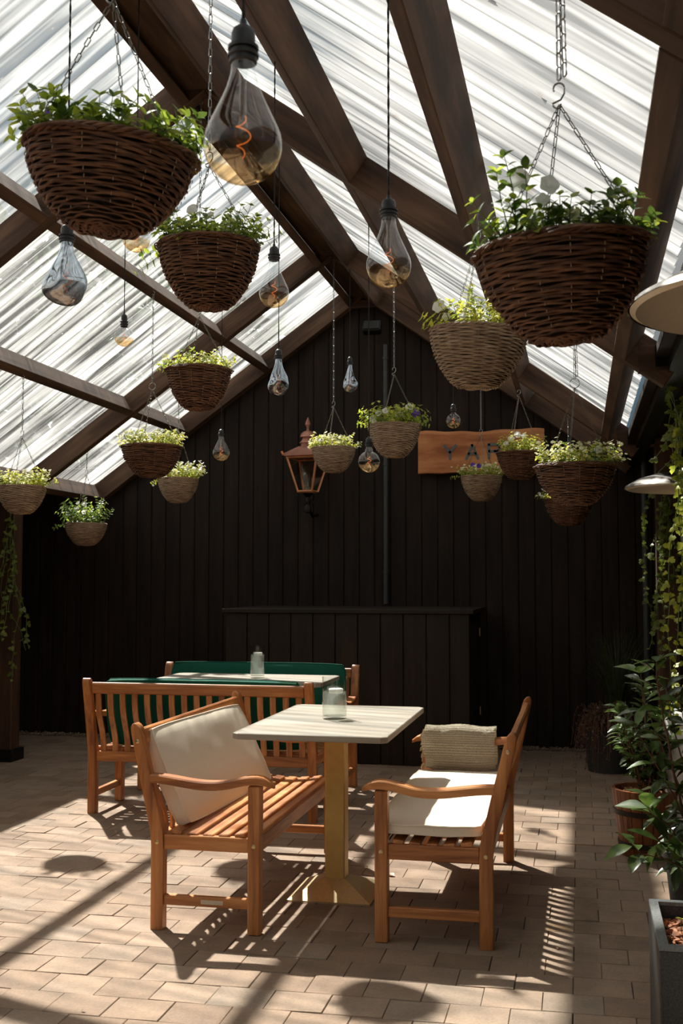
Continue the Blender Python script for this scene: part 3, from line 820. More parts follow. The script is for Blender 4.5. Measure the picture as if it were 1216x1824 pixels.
def throw():
    # cross-section draped over the far arm of the right bench: inner flap, over the top, outer flap
    yc = 5.45 + .7325; W = .385; x0 = -.835
    path = [(-.062, .502), (-.066, .52), (-.066, .56), (-.062, .62), (-.052, .668), (-.03, .690), (0, .696), (.03, .690), (.050, .666), (.056, .62), (.056, .55), (.058, .50)]
    P = []
    for (a, b), (c, d) in zip(path[:-1], path[1:]):
        for k in range(4): P.append((a + (c-a)*k/4, b + (d-b)*k/4))
    P.append(path[-1]); n = len(P); nx = 44; V = []; UV = []; F = []
    for layer in (0, 1):
        for i, (dy, z) in enumerate(P):
            j0 = P[max(0, i-1)]; j1 = P[min(n-1, i+1)]; tx, tz = j1[0]-j0[0], j1[1]-j0[1]; l = math.hypot(tx, tz) or 1
            nyy, nz = -tz / l, tx / l
            off = (.004 if layer else .020)
            for j in range(nx + 1):
                u = j / nx; x = x0 + W * u + .012 * math.sin(i * .35) * (1 if j == 0 else .3)
                wv = .005 * math.sin(u * 9 + z * 14) + .0035 * mnoise.noise(Vector((u * 24, i * .8, 0))) + .0022 * math.sin(i * 2.2)
                zz = z - .010 * math.sin(u * 3.2) * (i < 6)
                # the folded roll is fuller
                V.append((x, yc + dy + nyy * (off + wv), zz + nz * (off + wv)))
                UV.append((u, i / n))
    A = (nx + 1)
    for i in range(n - 1):
        for j in range(nx):
            a = i * A + j; F.append((a, a + A, a + A + 1, a + 1)); b = n * A + a; F.append((b, b + 1, b + A + 1, b + A))
    for i in range(n - 1):
        for j in (0, nx):
            a = i * A + j; b = n * A + a; F.append((a, b, b + A, a + A) if j == 0 else (a, a + A, b + A, b))
    for j in range(nx):
        for i in (0, n - 1):
            a = i * A + j; b = n * A + a; F.append((a, a + 1, b + 1, b) if i == 0 else (a, b, b + 1, a + 1))
    m = MB(); m.add(V, F); o = m.build('knitted_throw', KNIT)
    uvl = o.data.uv_layers.new(name='UVMap')
    vi = np.zeros(len(o.data.loops), int); o.data.loops.foreach_get('vertex_index', vi)
    uvl.data.foreach_set('uv', np.array(UV)[vi].ravel())
    tag(o, 'beige knitted throw folded over the far armrest of the right bench', 'blanket')
    r = random.Random(4); fr = MB()
    for k in range(34):
        i = int(r.uniform(2, n - 3)); dy, z = P[i]; s = -1 if dy < 0 else 1
        p = Vector((x0 + .004, yc + dy + s * .014, z))
        q = p + Vector((-r.uniform(.010, .024), s * r.uniform(0, .006), -r.uniform(.012, .035)))
        fr.tube([p, (p + q) / 2 + Vector((-.005, 0, .005)), q], .0022, 4)
    for k in range(60):
        x = x0 + W * r.random() * .25; p = Vector((x, yc - .078, .474)); fr.tube([p, p + Vector((r.uniform(-.006, .004), -.002, -r.uniform(.008, .03)))], .002, 4)
    fr.build('fringe', KNIT, o)['kind'] = 'stuff'
throw()

# ------------------------------------------------------------------ tables and glasses
def table(name, label, x0, x1, y0, y1, h, base=True):
    cx_, cy_ = (x0 + x1) / 2, (y0 + y1) / 2; a, b = x1 - x0, y1 - y0
    t = thing(name, label, 'table', (cx_, cy_, 0))
    rings = []
    ch = .028
    for z, ins in ((h - .028, .003), (h - .026, 0), (h - .003, 0), (h, .003)):
        A, B = a/2 - ins, b/2 - ins
        rings.append([(-A, -B+ch, z), (-A+ch, -B, z), (A-ch, -B, z), (A, -B+ch, z), (A, B-ch, z), (A-ch, B, z), (-A+ch, B, z), (-A, B-ch, z)])
    MB().loft(rings).build('tabletop', WASH, t, False)
    MB().box((-a/2 + .12, -b/2 + .10, h - .040), (a/2 - .12, b/2 - .10, h - .0282), .002).build('underframe', GOLDP, t, False)
    MB().box((-.048, -.048, .07), (.048, .048, h - .04), .004).build('column', GOLDP, t, False)
    m = MB(); s = .20
    m.add([(-s,-s,0),(s,-s,0),(s,s,0),(-s,s,0),(-s,-s,.008),(s,-s,.008),(s,s,.008),(-s,s,.008),(-.055,-.055,.078),(.055,-.055,.078),(.055,.055,.078),(-.055,.055,.078)],
          [(3,2,1,0),(0,1,5,4),(1,2,6,5),(2,3,7,6),(3,0,4,7),(4,5,9,8),(5,6,10,9),(6,7,11,10),(7,4,8,11),(8,9,10,11)])
    m.build('base', BRASS, t, False)
    return t
table('cafe_table', 'pale rectangular table top on a gold pedestal between the two front benches', -1.512, -.815, 4.80, 6.00, .83)
table('cafe_table', 'pale table at the rear between the bench seen from behind and the green-cushioned bench', -2.87, -1.67, 7.22, 7.87, .83)
def tumbler(x, y, z, r, h, label, fill=.62):
    t = thing('water_glass', label, 'glass', (x, y, z + .0006))
    MB().lathe([(0, 0), (r*.96, 0), (r, .004), (r, h), (r*.965, h), (r*.955, .014), (0, .012)], 40).build('glass', CLEAR, t)
    MB().lathe([(0, .013), (r*.945, .0145), (r*.955, h*fill), (0, h*fill)], 40).build('water', WATER, t)
    c = MB().lathe([(0, 0), (r*.52, 0), (r*.58, .004), (r*.60, .018), (r*.55, .022), (0, .021)], 28).build('floating_candle', CANDLE, t, loc=(r*.12, 0, h*fill - .010))
    MB().tube([(0, 0, .02), (0, .001, .028)], .0012, 5).build('wick', CORD, c)
tumbler(-1.175, 5.40, .83, .060, .203, 'wide glass of water with a floating candle on the front table', .66)
tumbler(-2.19, 7.55, .83, .049, .225, 'tall narrow glass of water with a floating candle on the rear table', .72)

# ------------------------------------------------------------------ foliage builders
def leaf_verts(p, d, n, L_, W_, fold=.25, curl=.2, prof='oval', seg=4):
    """leaf from base p along d, upper side n"""
    d = d.normalized(); n = (n - d * n.dot(d))
    n = n.normalized() if n.length > 1e-5 else d.orthogonal().normalized()
    s = d.cross(n); V = []
    for i in range(seg + 1):
        u = i / seg
        wv = math.sin(PI * u ** (.8 if prof == 'oval' else .95)) ** (.75 if prof == 'oval' else 1.)
        if i == 0: wv = .06
        if i == seg: wv = .02
        c = p + d * (L_ * u) - n * (curl * L_ * u * u)
        hw = W_ / 2 * wv
        V += [tuple(c - s * hw + n * (fold * hw)), tuple(c), tuple(c + s * hw + n * (fold * hw))]
    F = []
    for i in range(seg):
        a = i * 3
        F += [(a, a+1, a+4, a+3), (a+1, a+2, a+5, a+4)]
    return V, F
def rvec(r): 
    while True:
        v = Vector((r.uniform(-1, 1), r.uniform(-1, 1), r.uniform(-1, 1)))
        if .05 < v.length < 1: return v.normalized()
def flower(m, p, n, s, r, lobes=5, depth=.35):
    n = n.normalized(); a = n.orthogonal().normalized(); b = n.cross(a); V = [tuple(p - n * (depth * s))]; F = []
    k = lobes * 4; rot = r.uniform(0, 6)
    for ring, (rr, hh) in enumerate(((.22, -.15), (.6, .05), (1., .0))):
        for i in range(k):
            th = rot + 2 * PI * i / k
            q = rr * (1 - (.075 * (ring == 2) * (1 + math.cos(lobes * th - lobes * rot + PI)) ) )
            z = hh + .08 * ring * math.sin(lobes * th + 1) * .6
            V.append(tuple(p + (a * math.cos(th) + b * math.sin(th)) * (s * q) + n * (s * z)))
    for i in range(k):
        j = (i + 1) % k
        F.append((0, 1 + i, 1 + j)); F.append((1 + i, 1 + k + i, 1 + k + j, 1 + j)); F.append((1 + k + i, 1 + 2*k + i, 1 + 2*k + j, 1 + k + j))
    m.add(V, F)

def foliage(parent, R_, rnd, nst, Lst, leaf, mats, lw=.62, upr=.7, trail=None, flowers=(), small=0, smallmat=None, hmul=1.):
    """stems that leave the soil disc of radius R_ (parent frame, soil at z=0) with leaves along them"""
    ms = MB(); ml = MB(); ml2 = MB(); tips = []
    stems = []
    for k in range(nst):
        th = rnd.uniform(0, 2 * PI); rr = R_ * math.sqrt(rnd.random()) * .92
        p = Vector((rr * math.cos(th), rr * math.sin(th), -.01))
        d = Vector((math.cos(th) * rnd.uniform(.1, .8) * (rr / R_ + .2), math.sin(th) * rnd.uniform(.1, .8) * (rr / R_ + .2), upr * rnd.uniform(.6, 1.3)))
        stems.append((p, d.normalized(), Lst * rnd.uniform(.55, 1.15) * hmul, .35))
    for (az, ln, up_) in (trail or ()):
        th = az; p = Vector((R_ * .85 * math.cos(th), R_ * .85 * math.sin(th), .0))
        stems.append((p, Vector((math.cos(th), math.sin(th), up_)).normalized(), ln, .5))
    for (p, d, ln, droop) in stems:
        n = max(4, int(ln / (leaf * .55))); pts = [p.copy()]; dd = d.copy()
        for i in range(n):
            dd = (dd + rvec(rnd) * .16 + Vector((0, 0, -.08 * droop * (i / n)))).normalized()
            pts.append(pts[-1] + dd * (ln / n))
        ms.tube([tuple(q) for q in pts], [max(.0007, .0018 * (1 - .6 * i / n)) for i in range(len(pts))], 4)
        for i in range(1, len(pts)):
            q = pts[i]; ax = (pts[i] - pts[i-1]).normalized(); side = ax.orthogonal().normalized()
            base = rnd.uniform(0, 6.28)
            nl = 2 if i < len(pts) - 1 else 4
            for s in range(nl):
                ang = base + s * (2 * PI / nl) + rnd.uniform(-.4, .4)
                sd = Matrix.Rotation(ang, 3, ax) @ side
                dir_ = (sd * 1. + ax * rnd.uniform(.15, .75) + Vector((0, 0, rnd.uniform(-.1, .3)))).normalized()
                Lf = leaf * rnd.uniform(.65, 1.2) * (1 - .35 * (i / len(pts)) * (nl == 2)) * (.62 if nl == 4 else 1)
                V, F = leaf_verts(q, dir_, ax + Vector((0, 0, .4)), Lf, Lf * lw * rnd.uniform(.8, 1.1), .22, rnd.uniform(-.05, .45))
                (ml if rnd.random() < .68 else ml2).add(V, F)
        tips.append((pts[-1], (pts[-1] - pts[-2]).normalized()))
    ms.build('stems', STEM, parent)
    ml.build('leaves', mats[0], parent); ml2.build('leaves', mats[1], parent)
    if small:
        mf = MB()
        for k in range(small):
            c, dn = rnd.choice(tips)
            q = c + rvec(rnd) * leaf * .8 + Vector((0, 0, .004))
            flower(mf, q, (rvec(rnd) * .6 + Vector((0, -.3, .8))), rnd.uniform(.008, .0135), rnd, 5, .2)
        mf.build('blossom', smallmat or PETAL_C, parent)
    for (x, y, z, s, mt, nx_, ny_, nz_) in flowers:
        f = MB(); flower(f, Vector((x, y, z)), Vector((nx_, ny_, nz_)), s, rnd)
        f.build('flower', mt, parent)
    return tips

# ------------------------------------------------------------------ chains
def link_mesh(m, c, ax, side, ln, wd, r, seg=8, sides=4):
    """one oval chain link centred at c, long along ax"""
    ax = ax.normalized(); side = (side - ax * side.dot(ax)).normalized(); P = []
    h = (ln - wd) / 2
    for k in range(seg):
        a = 2 * PI * (k + .5) / seg; x = math.cos(a) * (wd / 2 - r); y = math.sin(a) * (wd / 2 - r)
        P.append(c + side * x + ax * (y + (h if y > 0 else -h)))
    m.tube([tuple(p) for p in P], r, sides, closed=True)
def chain(p0, p1, pitch, wd, r, name, mat, parent, seg=8, sides=4):
    p0, p1 = Vector(p0), Vector(p1); d = p1 - p0; n = max(2, int(d.length / pitch)); m = MB()
    a = d.orthogonal().normalized(); b = d.normalized().cross(a)
    for k in range(n):
        c = p0 + d * ((k + .5) / n)
        link_mesh(m, c, d, a if k % 2 else b, d.length / n + 2.6 * r, wd, r, seg, sides)
    return m.build(name, mat, parent)
def s_hook(m, c, s, r=.0022):
    P = []
    for k in range(15):
        a = -PI * .1 + PI * 1.25 * k / 14; P.append((c[0] + s * .45 * math.cos(a), c[1], c[2] + s * .55 + s * .45 * math.sin(a)))
    P = P[::-1]
    P += [(c[0] + s * .42, c[1], c[2] + s * .1), (c[0] + s * .1, c[1], c[2] - s * .4)]
    for k in range(8):
        a = PI * .9 + PI * 1.1 * k / 7; P.append((c[0] - s * .25 + s * .35 * math.cos(a + .3), c[1], c[2] - s * .75 + s * .35 * math.sin(a)))
    m.tube(P, r, 6)
# ------------------------------------------------------------------ willow baskets
def basket(label, u, v, Y, dpx, kind, legh, drop=None, tilt=(0, 0), depth=.58, fol=None, rot=0., seed=1, seg=72, hook='s', topz=None, az0=.5, bot=.42, thick=False, chainmat=None):
    """rim centre at pixel u,v and distance Y; the rim is dpx pixels wide"""
    c = at(u, v, Y=Y); r = dpx / F_PX * (Y / math.cos(YAW)) * .5 * .985
    fw = Vector((-math.sin(YAW) * math.cos(PITCH), math.cos(YAW) * math.cos(PITCH), math.sin(PITCH)))
    r = dpx / F_PX * (c - Vector((0, 0, CAM_H))).dot(fw) * .5
    rnd = random.Random(seed); H = depth * 2 * r
    t = thing('hanging_basket', label, 'hanging basket', c, rot)
    t.rotation_euler = (tilt[0], tilt[1], 0)
    brown = kind == 'brown'
    mat = WICK_B if brown else WICK_P
    rb = r * bot
    def prof(z):   # z 0 at rim .. -H
        k = min(1, -z / H)
        return rb + (r - rb) * (1 - k ** 1.75) ** .80 if k < 1 else rb
    ns = 22; nring = int(H / (.0064 if brown else .0072)); sw = .0040 if brown else .0042
    th = np.arange(seg) * 2 * PI / seg
    w_ = MB()
    for i in range(nring):
        k = (i + .5) / nring; z = -H * k
        rr = prof(z); ph = (i % 2) * PI
        wob = rnd.uniform(0, 6); wb = .0016 if brown else .0008
        off = .0026 * np.cos(ns / 2 * th + ph) + (.0012 * np.sin(3 * th + wob) if brown else 0)
        zz = z + wb * np.sin(2 * th + wob) + wb * .9 * np.sin(5 * th + wob * 2) + .0009 * np.cos(ns / 2 * th + ph + 1.)
        RR = rr + off
        P = np.stack([RR * np.cos(th), RR * np.sin(th), zz], -1)
        rad = sw * (rnd.uniform(.72, 1.12) if brown else rnd.uniform(.92, 1.05)) * (1 + .16 * np.sin(th * rnd.randint(1, 4) + wob))
        w_.tube(P, rad, 5, closed=True, flat=1.0 if brown else 1.15)
    # base spiral
    nb = max(4, int(rb / .0085))
    for i in range(nb):
        rr = rb * (1 - (i + .3) / nb); wob = rnd.uniform(0, 6)
        P = np.stack([(rr + .0012*np.sin(9*th+wob)) * np.cos(th), (rr + .0012*np.sin(9*th+wob)) * np.sin(th), -H - .003 + .003 * np.cos(7 * th + wob) - .004 * (1 - rr / rb)], -1)
        w_.tube(P[::3], sw * .9, 5, closed=True)
    w_.build('weave', mat, t)
    # rim: twisted strands
    rm = MB()
    for s in range(4 if brown else 3):
        tw = 2 * PI * s / (4 if brown else 3); q = .006 if brown else .0045
        fz = 11 if brown else 15
        RR = r + q * np.cos(fz * th + tw); P = np.stack([RR * np.cos(th), RR * np.sin(th), .002 + q * np.sin(fz * th + tw)], -1)
        rm.tube(P, .0045 if brown else .004, 5, closed=True)
    if brown:
        for s in range(7):
            a0 = rnd.uniform(0, 6.28); ln = rnd.uniform(.5, 1.6); P = []
            for k in range(12):
                a = a0 + ln * k / 11; o_ = r + .008 + .012 * math.sin(PI * k / 11) * rnd.uniform(.4, 1); P.append((o_ * math.cos(a), o_ * math.sin(a), -.006 + .008 * math.sin(PI * k / 11 + rnd.uniform(-.2, .2))))
            rm.tube(P, .0026, 5)
    rm.build('rim', mat, t)
    # pale ties over the stakes
    sk = MB(); nst = 16
    for k in range(nst):
        a = 2 * PI * k / nst + .1
        for j in range(2, nring - 1, 2):
            z = -H * (j + .5) / nring; rr = prof(z) + sw + .0022
            if rnd.random() < .35: continue
            sk.tube([(rr * math.cos(a), rr * math.sin(a), z + .0035), ((rr + .001) * math.cos(a), (rr + .001) * math.sin(a), z), (rr * math.cos(a), rr * math.sin(a), z - .0035)], .0011, 4)
    sk.build('ties', STAKE, t)['kind'] = 'stuff'
    MB().lathe([(rb - .006 if False else 0.001, -H + .004)] + [(prof(z) - .0065, z) for z in np.linspace(-H * .98, -.004, 9)], 36).build('liner', LINER, t)  # dark inner surface added so no light leaks through the weave
    MB().lathe([(0.001, -.012), (r * .5, -.015), (r * .96, -.020)], 24).build('soil', SOIL, t)
    # three leg chains to a ring or hook
    big = Y < 4.3
    pitch, wd, cr_ = (.0215, .0105, .0013)
    if fol is not None: fol(t, r * .9, rnd)
    apex = Vector((0, 0, legh))
    # the chains hang plumb although the basket tilts
    Ti = (Matrix.Rotation(tilt[1], 3, 'Y') @ Matrix.Rotation(tilt[0], 3, 'X')).inverted()
    apex = Ti @ Vector((0, 0, legh))
    cm_ = chainmat or (RUSTCH)
    for k in range(3):
        a = az0 + 2 * PI * k / 3
        chain((r * .97 * math.cos(a), r * .97 * math.sin(a), .004), apex, pitch, wd, cr_, 'leg_chain', cm_, t, seg=8 if Y < 6 else 6)
    hk = MB()
    if hook == 's': s_hook(hk, tuple(apex + Ti @ Vector((0, 0, .022))), .026); up0 = .055
    else:
        P = [apex + Ti @ Vector((.024 * math.cos(a), 0, .024 + .024 * math.sin(a))) for a in np.linspace(0, 2 * PI, 21)[:-1]]
        hk.tube([tuple(p) for p in P], .0022, 6, closed=True); up0 = .046
    hk.build('hook', ZINC, t)
    tz = roofhit(c.x, c.y) - .012
    top = tz - c.z
    if top - legh > up0 + .05:
        chain(tuple(apex + Ti @ Vector((0, 0, up0))), tuple(Ti @ Vector((0, 0, top - .02))), .030 if big else .034, .0165 if big else .015, .0023, 'hanging_chain', ZINC, t, seg=8)
        if thick: chain(tuple(apex + Ti @ Vector((.012, .01, up0 + .012))), tuple(Ti @ Vector((.006, .004, top - .02))), .030, .0165, .0023, 'hanging_chain', ZINC, t)
        h2 = MB(); P = [Ti @ Vector((.011 * math.cos(a), 0, top - .012 + .011 * math.sin(a))) for a in np.linspace(-2.4, 1.6, 10)] + [Ti @ Vector((0, 0, top + .02))]
        h2.tube([tuple(p) for p in P], .002, 6); h2.build('ceiling_hook', ZINC, t)
    return t

def F_petunia(lm=1.2, nst=34, Lst=.12, leaf=.036, trail=None, fl=(), mats=None, hmul=1., upr=.8):
    return lambda t, R_, r: foliage(t, R_, r, int(nst*1.25), Lst * 1.45, leaf * lm, mats or (LEAF, LEAF_D), trail=trail, flowers=fl, hmul=hmul, upr=upr)
def F_bacopa(nst=40, Lst=.07, leaf=.019, small=120, trail=None, fl=(), mats=None, sm=None):
    return lambda t, R_, r: foliage(t, R_, r, int(nst*1.5), Lst*1.42, leaf*1.2, mats or (LEAF_Y, LEAF), trail=trail, flowers=fl, small=int(small*1.5), smallmat=sm, lw=.75)
W_, V_ = PETAL, PETAL_V
basket('largest brown willow hanging basket at the upper left, tilted, with long leafy petunia stems', 198, 276, 2.25, 290, 'brown', .35, tilt=(R(2), R(5.5)), seed=11, seg=128, topz=4.0, az0=-.35, depth=.45, bot=.44,
       fol=F_petunia(1.55, 84, .070, .030, trail=[(PI*.98, .12, .35), (PI*1.02, .10, .75), (PI*.9, .10, 1.0), (0.1, .05, .8), (-.05, .05, 1.2), (.5, .08, .9)], fl=[(-.145, -.03, .075, .018, V_, -.3, -1, .3), (-.07, -.13, -.002, .012, V_, 0, -1, .5), (.07, -.08, .035, .012, PETAL_C, 0, -1, .6)]))
basket('dark brown willow hanging basket with a white petunia, below the big amber bulb', 372, 441, 3.65, 175, 'brown', .29, tilt=(R(2), 0), seed=12, seg=112, topz=3.86, az0=.4, depth=.60,
       fol=F_petunia(1.4, 66, .08, .030, trail=[(PI*.97, .13, .1), (PI*1.05, .15, -.5), (.02, .13, .15), (-.2, .10, .1)], fl=[(-.02, -.12, .10, .022, W_, -.2, -1, .3), (.04, -.1, .085, .012, W_, .2, -1, .3)]))
basket('brown willow basket with yellow-green leaves hanging from the ridge, left of centre', 354, 661, 5.72, 112, 'brown', .30, seed=13, az0=.1, depth=.60, fol=F_bacopa(54, .075, .024, 20, mats=(LEAF_Y, LEAF), trail=[(PI, .1, .3)]))
basket('brown willow basket on a ring under the upper left purlin, cream blossoms', 270, 797, 7.25, 104, 'brown', .40, seed=14, hook='ring', az0=.2, depth=.49, topz=3.47, fol=F_bacopa(58, .085, .024, 110))
basket('small grey wicker basket with cream blossoms behind and right of the ring-hung basket', 317, 854, 8.92, 70, 'grey', .42, seed=15, az0=.9, depth=.57, fol=F_bacopa(46, .10, .026, 130, trail=[(.1, .13, .6), (PI, .12, -.05)], sm=PETAL))
basket('grey wicker basket with bright blossoms cut by the left edge of the picture', 38, 868, 7.0, 84, 'grey', .34, seed=16, az0=.3, depth=.54, topz=2.88, fol=F_bacopa(54, .085, .024, 90, trail=[(-.1, .15, .1), (.2, .12, .2)]))
basket('grey wicker basket with dark green leaves and white petunias low at the far left', 153, 934, 8.93, 72, 'grey', .42, seed=17, az0=.6, depth=.50,
       fol=F_petunia(1.2, 40, .15, .034, mats=(LEAF_D, LEAF), trail=[(PI, .2, .1)], fl=[(-.04, -.1, .13, .024, W_, 0, -1, .5), (.03, -.11, .10, .022, W_, .2, -1, .2), (.02, -.08, .17, .024, W_, .2, -1, .5), (-.05, -.06, .18, .02, W_, -.2, -1, .8)]))
basket('grey wicker basket of cream blossoms hanging just right of the copper lantern', 594, 799, 8.93, 76, 'grey', .34, seed=18, az0=.5, depth=.54, fol=F_bacopa(48, .075, .026, 170, fl=[(-.09, -.10, .06, .022, W_, -.2, -1, .4), (-.075, -.12, .055, .012, V_, -.2, -1, .4)]))
basket('pale grey wicker basket with white and one violet petunia near the middle of the wall', 702, 759, 7.6, 92, 'grey', .36, seed=19, az0=.2, depth=.58, topz=3.62,
       fol=F_petunia(1.2, 56, .10, .036, mats=(LEAF, LEAF_Y), trail=[(PI*1.03, .12, .15), (PI*.95, .12, .3), (-.05, .12, .4), (.1, .10, .1)],
       fl=[(-.135, -.10, .045, .026, W_, -.3, -1, .3), (-.09, -.12, .075, .026, W_, -.2, -1, .5), (-.04, -.13, .09, .026, W_, 0, -1, .5), (.05, -.12, .065, .028, W_, .1, -1, .4), (.12, -.10, .115, .030, W_, .2, -1, .4), (.165, -.08, .08, .026, V_, .4, -1, .2), (.15, -.10, .06, .02, V_, .4, -1, .1), (-.12, -.12, .02, .02, W_, 0, -1, .2)]))
basket('large pale grey wicker basket with a white petunia, partly behind the big right basket', 852, 592, 4.88, 171, 'grey', .40, seed=20, seg=112, az0=.3, depth=.565, tilt=(R(2), R(3)),
       fol=F_petunia(1.2, 48, .11, .034, mats=(LEAF_Y, LEAF), trail=[(PI*1.0, .11, .9), (PI*1.05, .08, .4)], fl=[(-.165, -.12, .09, .032, W_, -.3, -1, .3), (-.13, -.12, .045, .02, W_, 0, -1, .3), (-.06, -.12, .05, .018, W_, 0, -1, .5)]))
basket('biggest dark willow hanging basket at the right with tall petunia stems', 999, 446, 2.42, 296, 'brown', .32, seed=21, seg=128, az0=-.25, depth=.53, tilt=(R(4), R(-3)), hook='s', thick=True, bot=.42,
       fol=F_petunia(1.45, 80, .066, .028, mats=(LEAF_D, LEAF), trail=[(PI*1.25, .16, 3.6), (PI*1.3, .18, 4.5), (PI*1.35, .15, 5.), (PI*1.2, .12, 2.4), (PI*1.02, .06, .4), (PI*.95, .06, .6), (0, .05, 1.), (0.2, .05, 1.)], fl=[(-.078, -.06, .145, .027, W_, -.6, -1, .1), (-.015, -.07, .125, .023, W_, .4, -1, .2), (-.03, -.09, .09, .016, W_, 0, -1, .3), (.03, -.1, .05, .014, PETAL_C, 0, -1, .3)]))
basket('brown willow basket with white petunias in front of the wooden sign', 925, 808, 8.93, 79, 'brown', .46, seed=22, az0=.2, depth=.56,
       fol=F_petunia(1.2, 46, .10, .030, mats=(LEAF_Y, LEAF), fl=[(-.10, -.1, .07, .024, W_, -.3, -1, .3), (-.06, -.1, .11, .028, W_, 0, -1, .4), (-.01, -.1, .14, .028, W_, 0, -1, .4), (.04, -.1, .13, .024, W_, 0, -1, .4), (.12, -.08, .05, .016, PETAL_C, 0, -1, .4)]))
basket('brown willow basket on a ring at the right, just above a dimmer basket', 1025, 832, 5.72, 137, 'brown', .40, seed=23, seg=96, hook='ring', az0=.35, depth=.47, thick=True,
       fol=F_bacopa(56, .085, .026, 110, mats=(LEAF_Y, LEAF_D), trail=[(0.1, .10, .8), (-.1, .10, .5)], fl=[(.11, -.10, .075, .022, W_, .2, -1, .4)]))
basket('small grey wicker basket with violet petunias under the letters of the sign', 857, 850, 9.5, 71, 'grey', .36, seed=24, az0=.8, depth=.57, fol=F_bacopa(50, .08, .026, 120, trail=[(PI, .13, .3)], fl=[(-.06, -.12, .095, .024, V_, 0, -1, .5), (-.01, -.12, .085, .024, V_, .1, -1, .4), (.05, -.13, .05, .02, W_, 0, -1, .4)]))
basket('dim brown willow basket directly below the ring-hung basket at the right', 1013, 891, 8.93, 83, 'brown', .34, seed=25, az0=.4, depth=.52, fol=F_bacopa(36, .07, .026, 50, trail=[(PI*.98, .12, .5)], sm=PETAL))

# ------------------------------------------------------------------ pendant bulbs
def pendant(label, u, v0, v1, Y, wpx, kind, sock, top=None, bend=0):
    """glass from pixel row v0 (neck) to v1 (bottom), wpx wide; sock: pixel height of the socket above"""
    a = at(u, v0, Y=Y); b = at(u, v1, Y=Y); r = wpx / F_PX * (Vector((a.x, a.y, 0)).dot(Vector((-math.sin(YAW), math.cos(YAW), 0)))) * .5
    Hh = a.z - b.z; cz = b.z + r * 1.0
    t = thing('pendant_bulb', label, 'light bulb', (a.x, a.y, cz))
    zt = a.z - cz
    hs = sock / (v1 - v0) * Hh; rn = .0185 if kind != 'small' else .016
    if kind in ('drop', 'chrome'):
        P = [(0, -r)]
        al = .42
        for k in range(1, 13):
            th = -PI/2 + k / 12 * (PI * .5 + al); P.append((r * math.cos(th), r * math.sin(th)))
        r0, z0 = P[-1]; h = (zt - z0) * .42
        q1 = (r0 - h * math.sin(al) * 1.15, z0 + h * math.cos(al) * 1.15); q2 = (rn, zt - h * .75)
        for k in range(1, 17):
            q = k / 16; a_, b_, c_, d_ = (1-q)**3, 3*q*(1-q)**2, 3*q*q*(1-q), q**3
            P.append((a_*r0 + b_*q1[0] + c_*q2[0] + d_*rn, a_*z0 + b_*q1[1] + c_*q2[1] + d_*zt))
    else:
        P = [(0, -r)]
        for k in range(1, 20):
            th = -PI/2 + k / 19 * (PI - .36 * 1.15)
            P.append((max(rn * .8, r * math.cos(th)), r * math.sin(th)))
        P.append((rn * .8, zt))
    m = MB().lathe(P, 48)
    if kind == 'chrome':
        rr_ = random.Random(int(u))
        sd = rr_.uniform(0, 20)
        for v in m.v:
            for i in range(len(v)):
                q = Vector(v[i]); k = max(0, 1 - max(0, q.z) / (zt * .75))
                d = mnoise.noise(q * (1.15 / r) + Vector((sd, 0, 0))) * .30 * k
                v[i] *= np.array([1 + d, 1 + d, 1 + d * .35])
    m.build('glass', BULB_C if kind == 'chrome' else BULB_A, t)
    # socket
    rs = rn * 1.08
    s = MB().lathe([(rn * .9, zt - .002), (rs + .002, zt), (rs + .002, zt + hs * .12), (rs + .005, zt + hs * .14), (rs + .005, zt + hs * .20), (rs + .001, zt + hs * .22), (rs + .001, zt + hs * .30), (rs + .0045, zt + hs * .32), (rs + .0045, zt + hs * .40), (rs - .001, zt + hs * .44),
                    (rs - .001, zt + hs * .72), (rs * .8, zt + hs * .84), (rs * .45, zt + hs * .92), (.006, zt + hs * .95), (.005, zt + hs * 1.08), (0, zt + hs * 1.1)], 24)
    s.build('socket', BLACKP, t)
    # glass stem and filament
    g = MB().lathe([(.010, zt - .004), (.006, zt - .02), (.005, zt * .35), (.008, zt * .22), (0, zt * .18)], 12); g.build('stem', CLEAR, t)
    fl = MB(); n = 60; h0, h1 = zt * .35, -r * .35
    P2 = []
    for k in range(n):
        q = k / (n - 1); an = q * 2 * PI * 2.2; rad = r * .20 * math.sin(PI * min(1, q * .9 + .1)); P2.append((rad * math.cos(an), rad * math.sin(an), h0 + (h1 - h0) * q))
    fl.tube(P2, .0007 if Y < 3 else .0010, 5)
    fl.build('filament', FIL, t)
    # twisted cord up to the roof
    tz = roofhit(a.x, a.y) - cz
    c1 = MB(); z0 = zt + hs * 1.05; n = max(8, int((tz - z0) / .012)) if Y < 4.5 else 14
    for s_ in (0, PI):
        Q = [(.0016 * math.cos(i * .9 + s_), .0016 * math.sin(i * .9 + s_), z0 + (tz - z0) * i / n) for i in range(n + 1)]
        c1.tube(Q, .0019, 5)
    c1.build('cord', CORD, t)
    return t
pendant('largest and nearest amber teardrop filament bulb on a black cord', 433, 112, 327, 1.66, 143, 'drop', 72, top=3.2)
pendant('second-largest amber teardrop bulb, hanging from the lower right purlin', 692, 388, 512, 2.92, 81, 'drop', 37)
pendant('smoky dented chrome bulb at the left under the large willow basket', 119, 432, 545, 3.15, 75, 'chrome', 34, top=3.95)
pendant('amber teardrop bulb just right of the dark basket with the white petunia', 488, 464, 548, 4.3, 54, 'drop', 27)
pendant('small round amber bulb hanging by itself in front of the left roof sheets', 221, 582, 617, 6.5, 35, 'globe', 24, top=3.53)
pendant('dented chrome bulb hanging below the amber teardrop bulb, against the black wall edge', 496, 640, 705, 6.0, 40, 'chrome', 19)
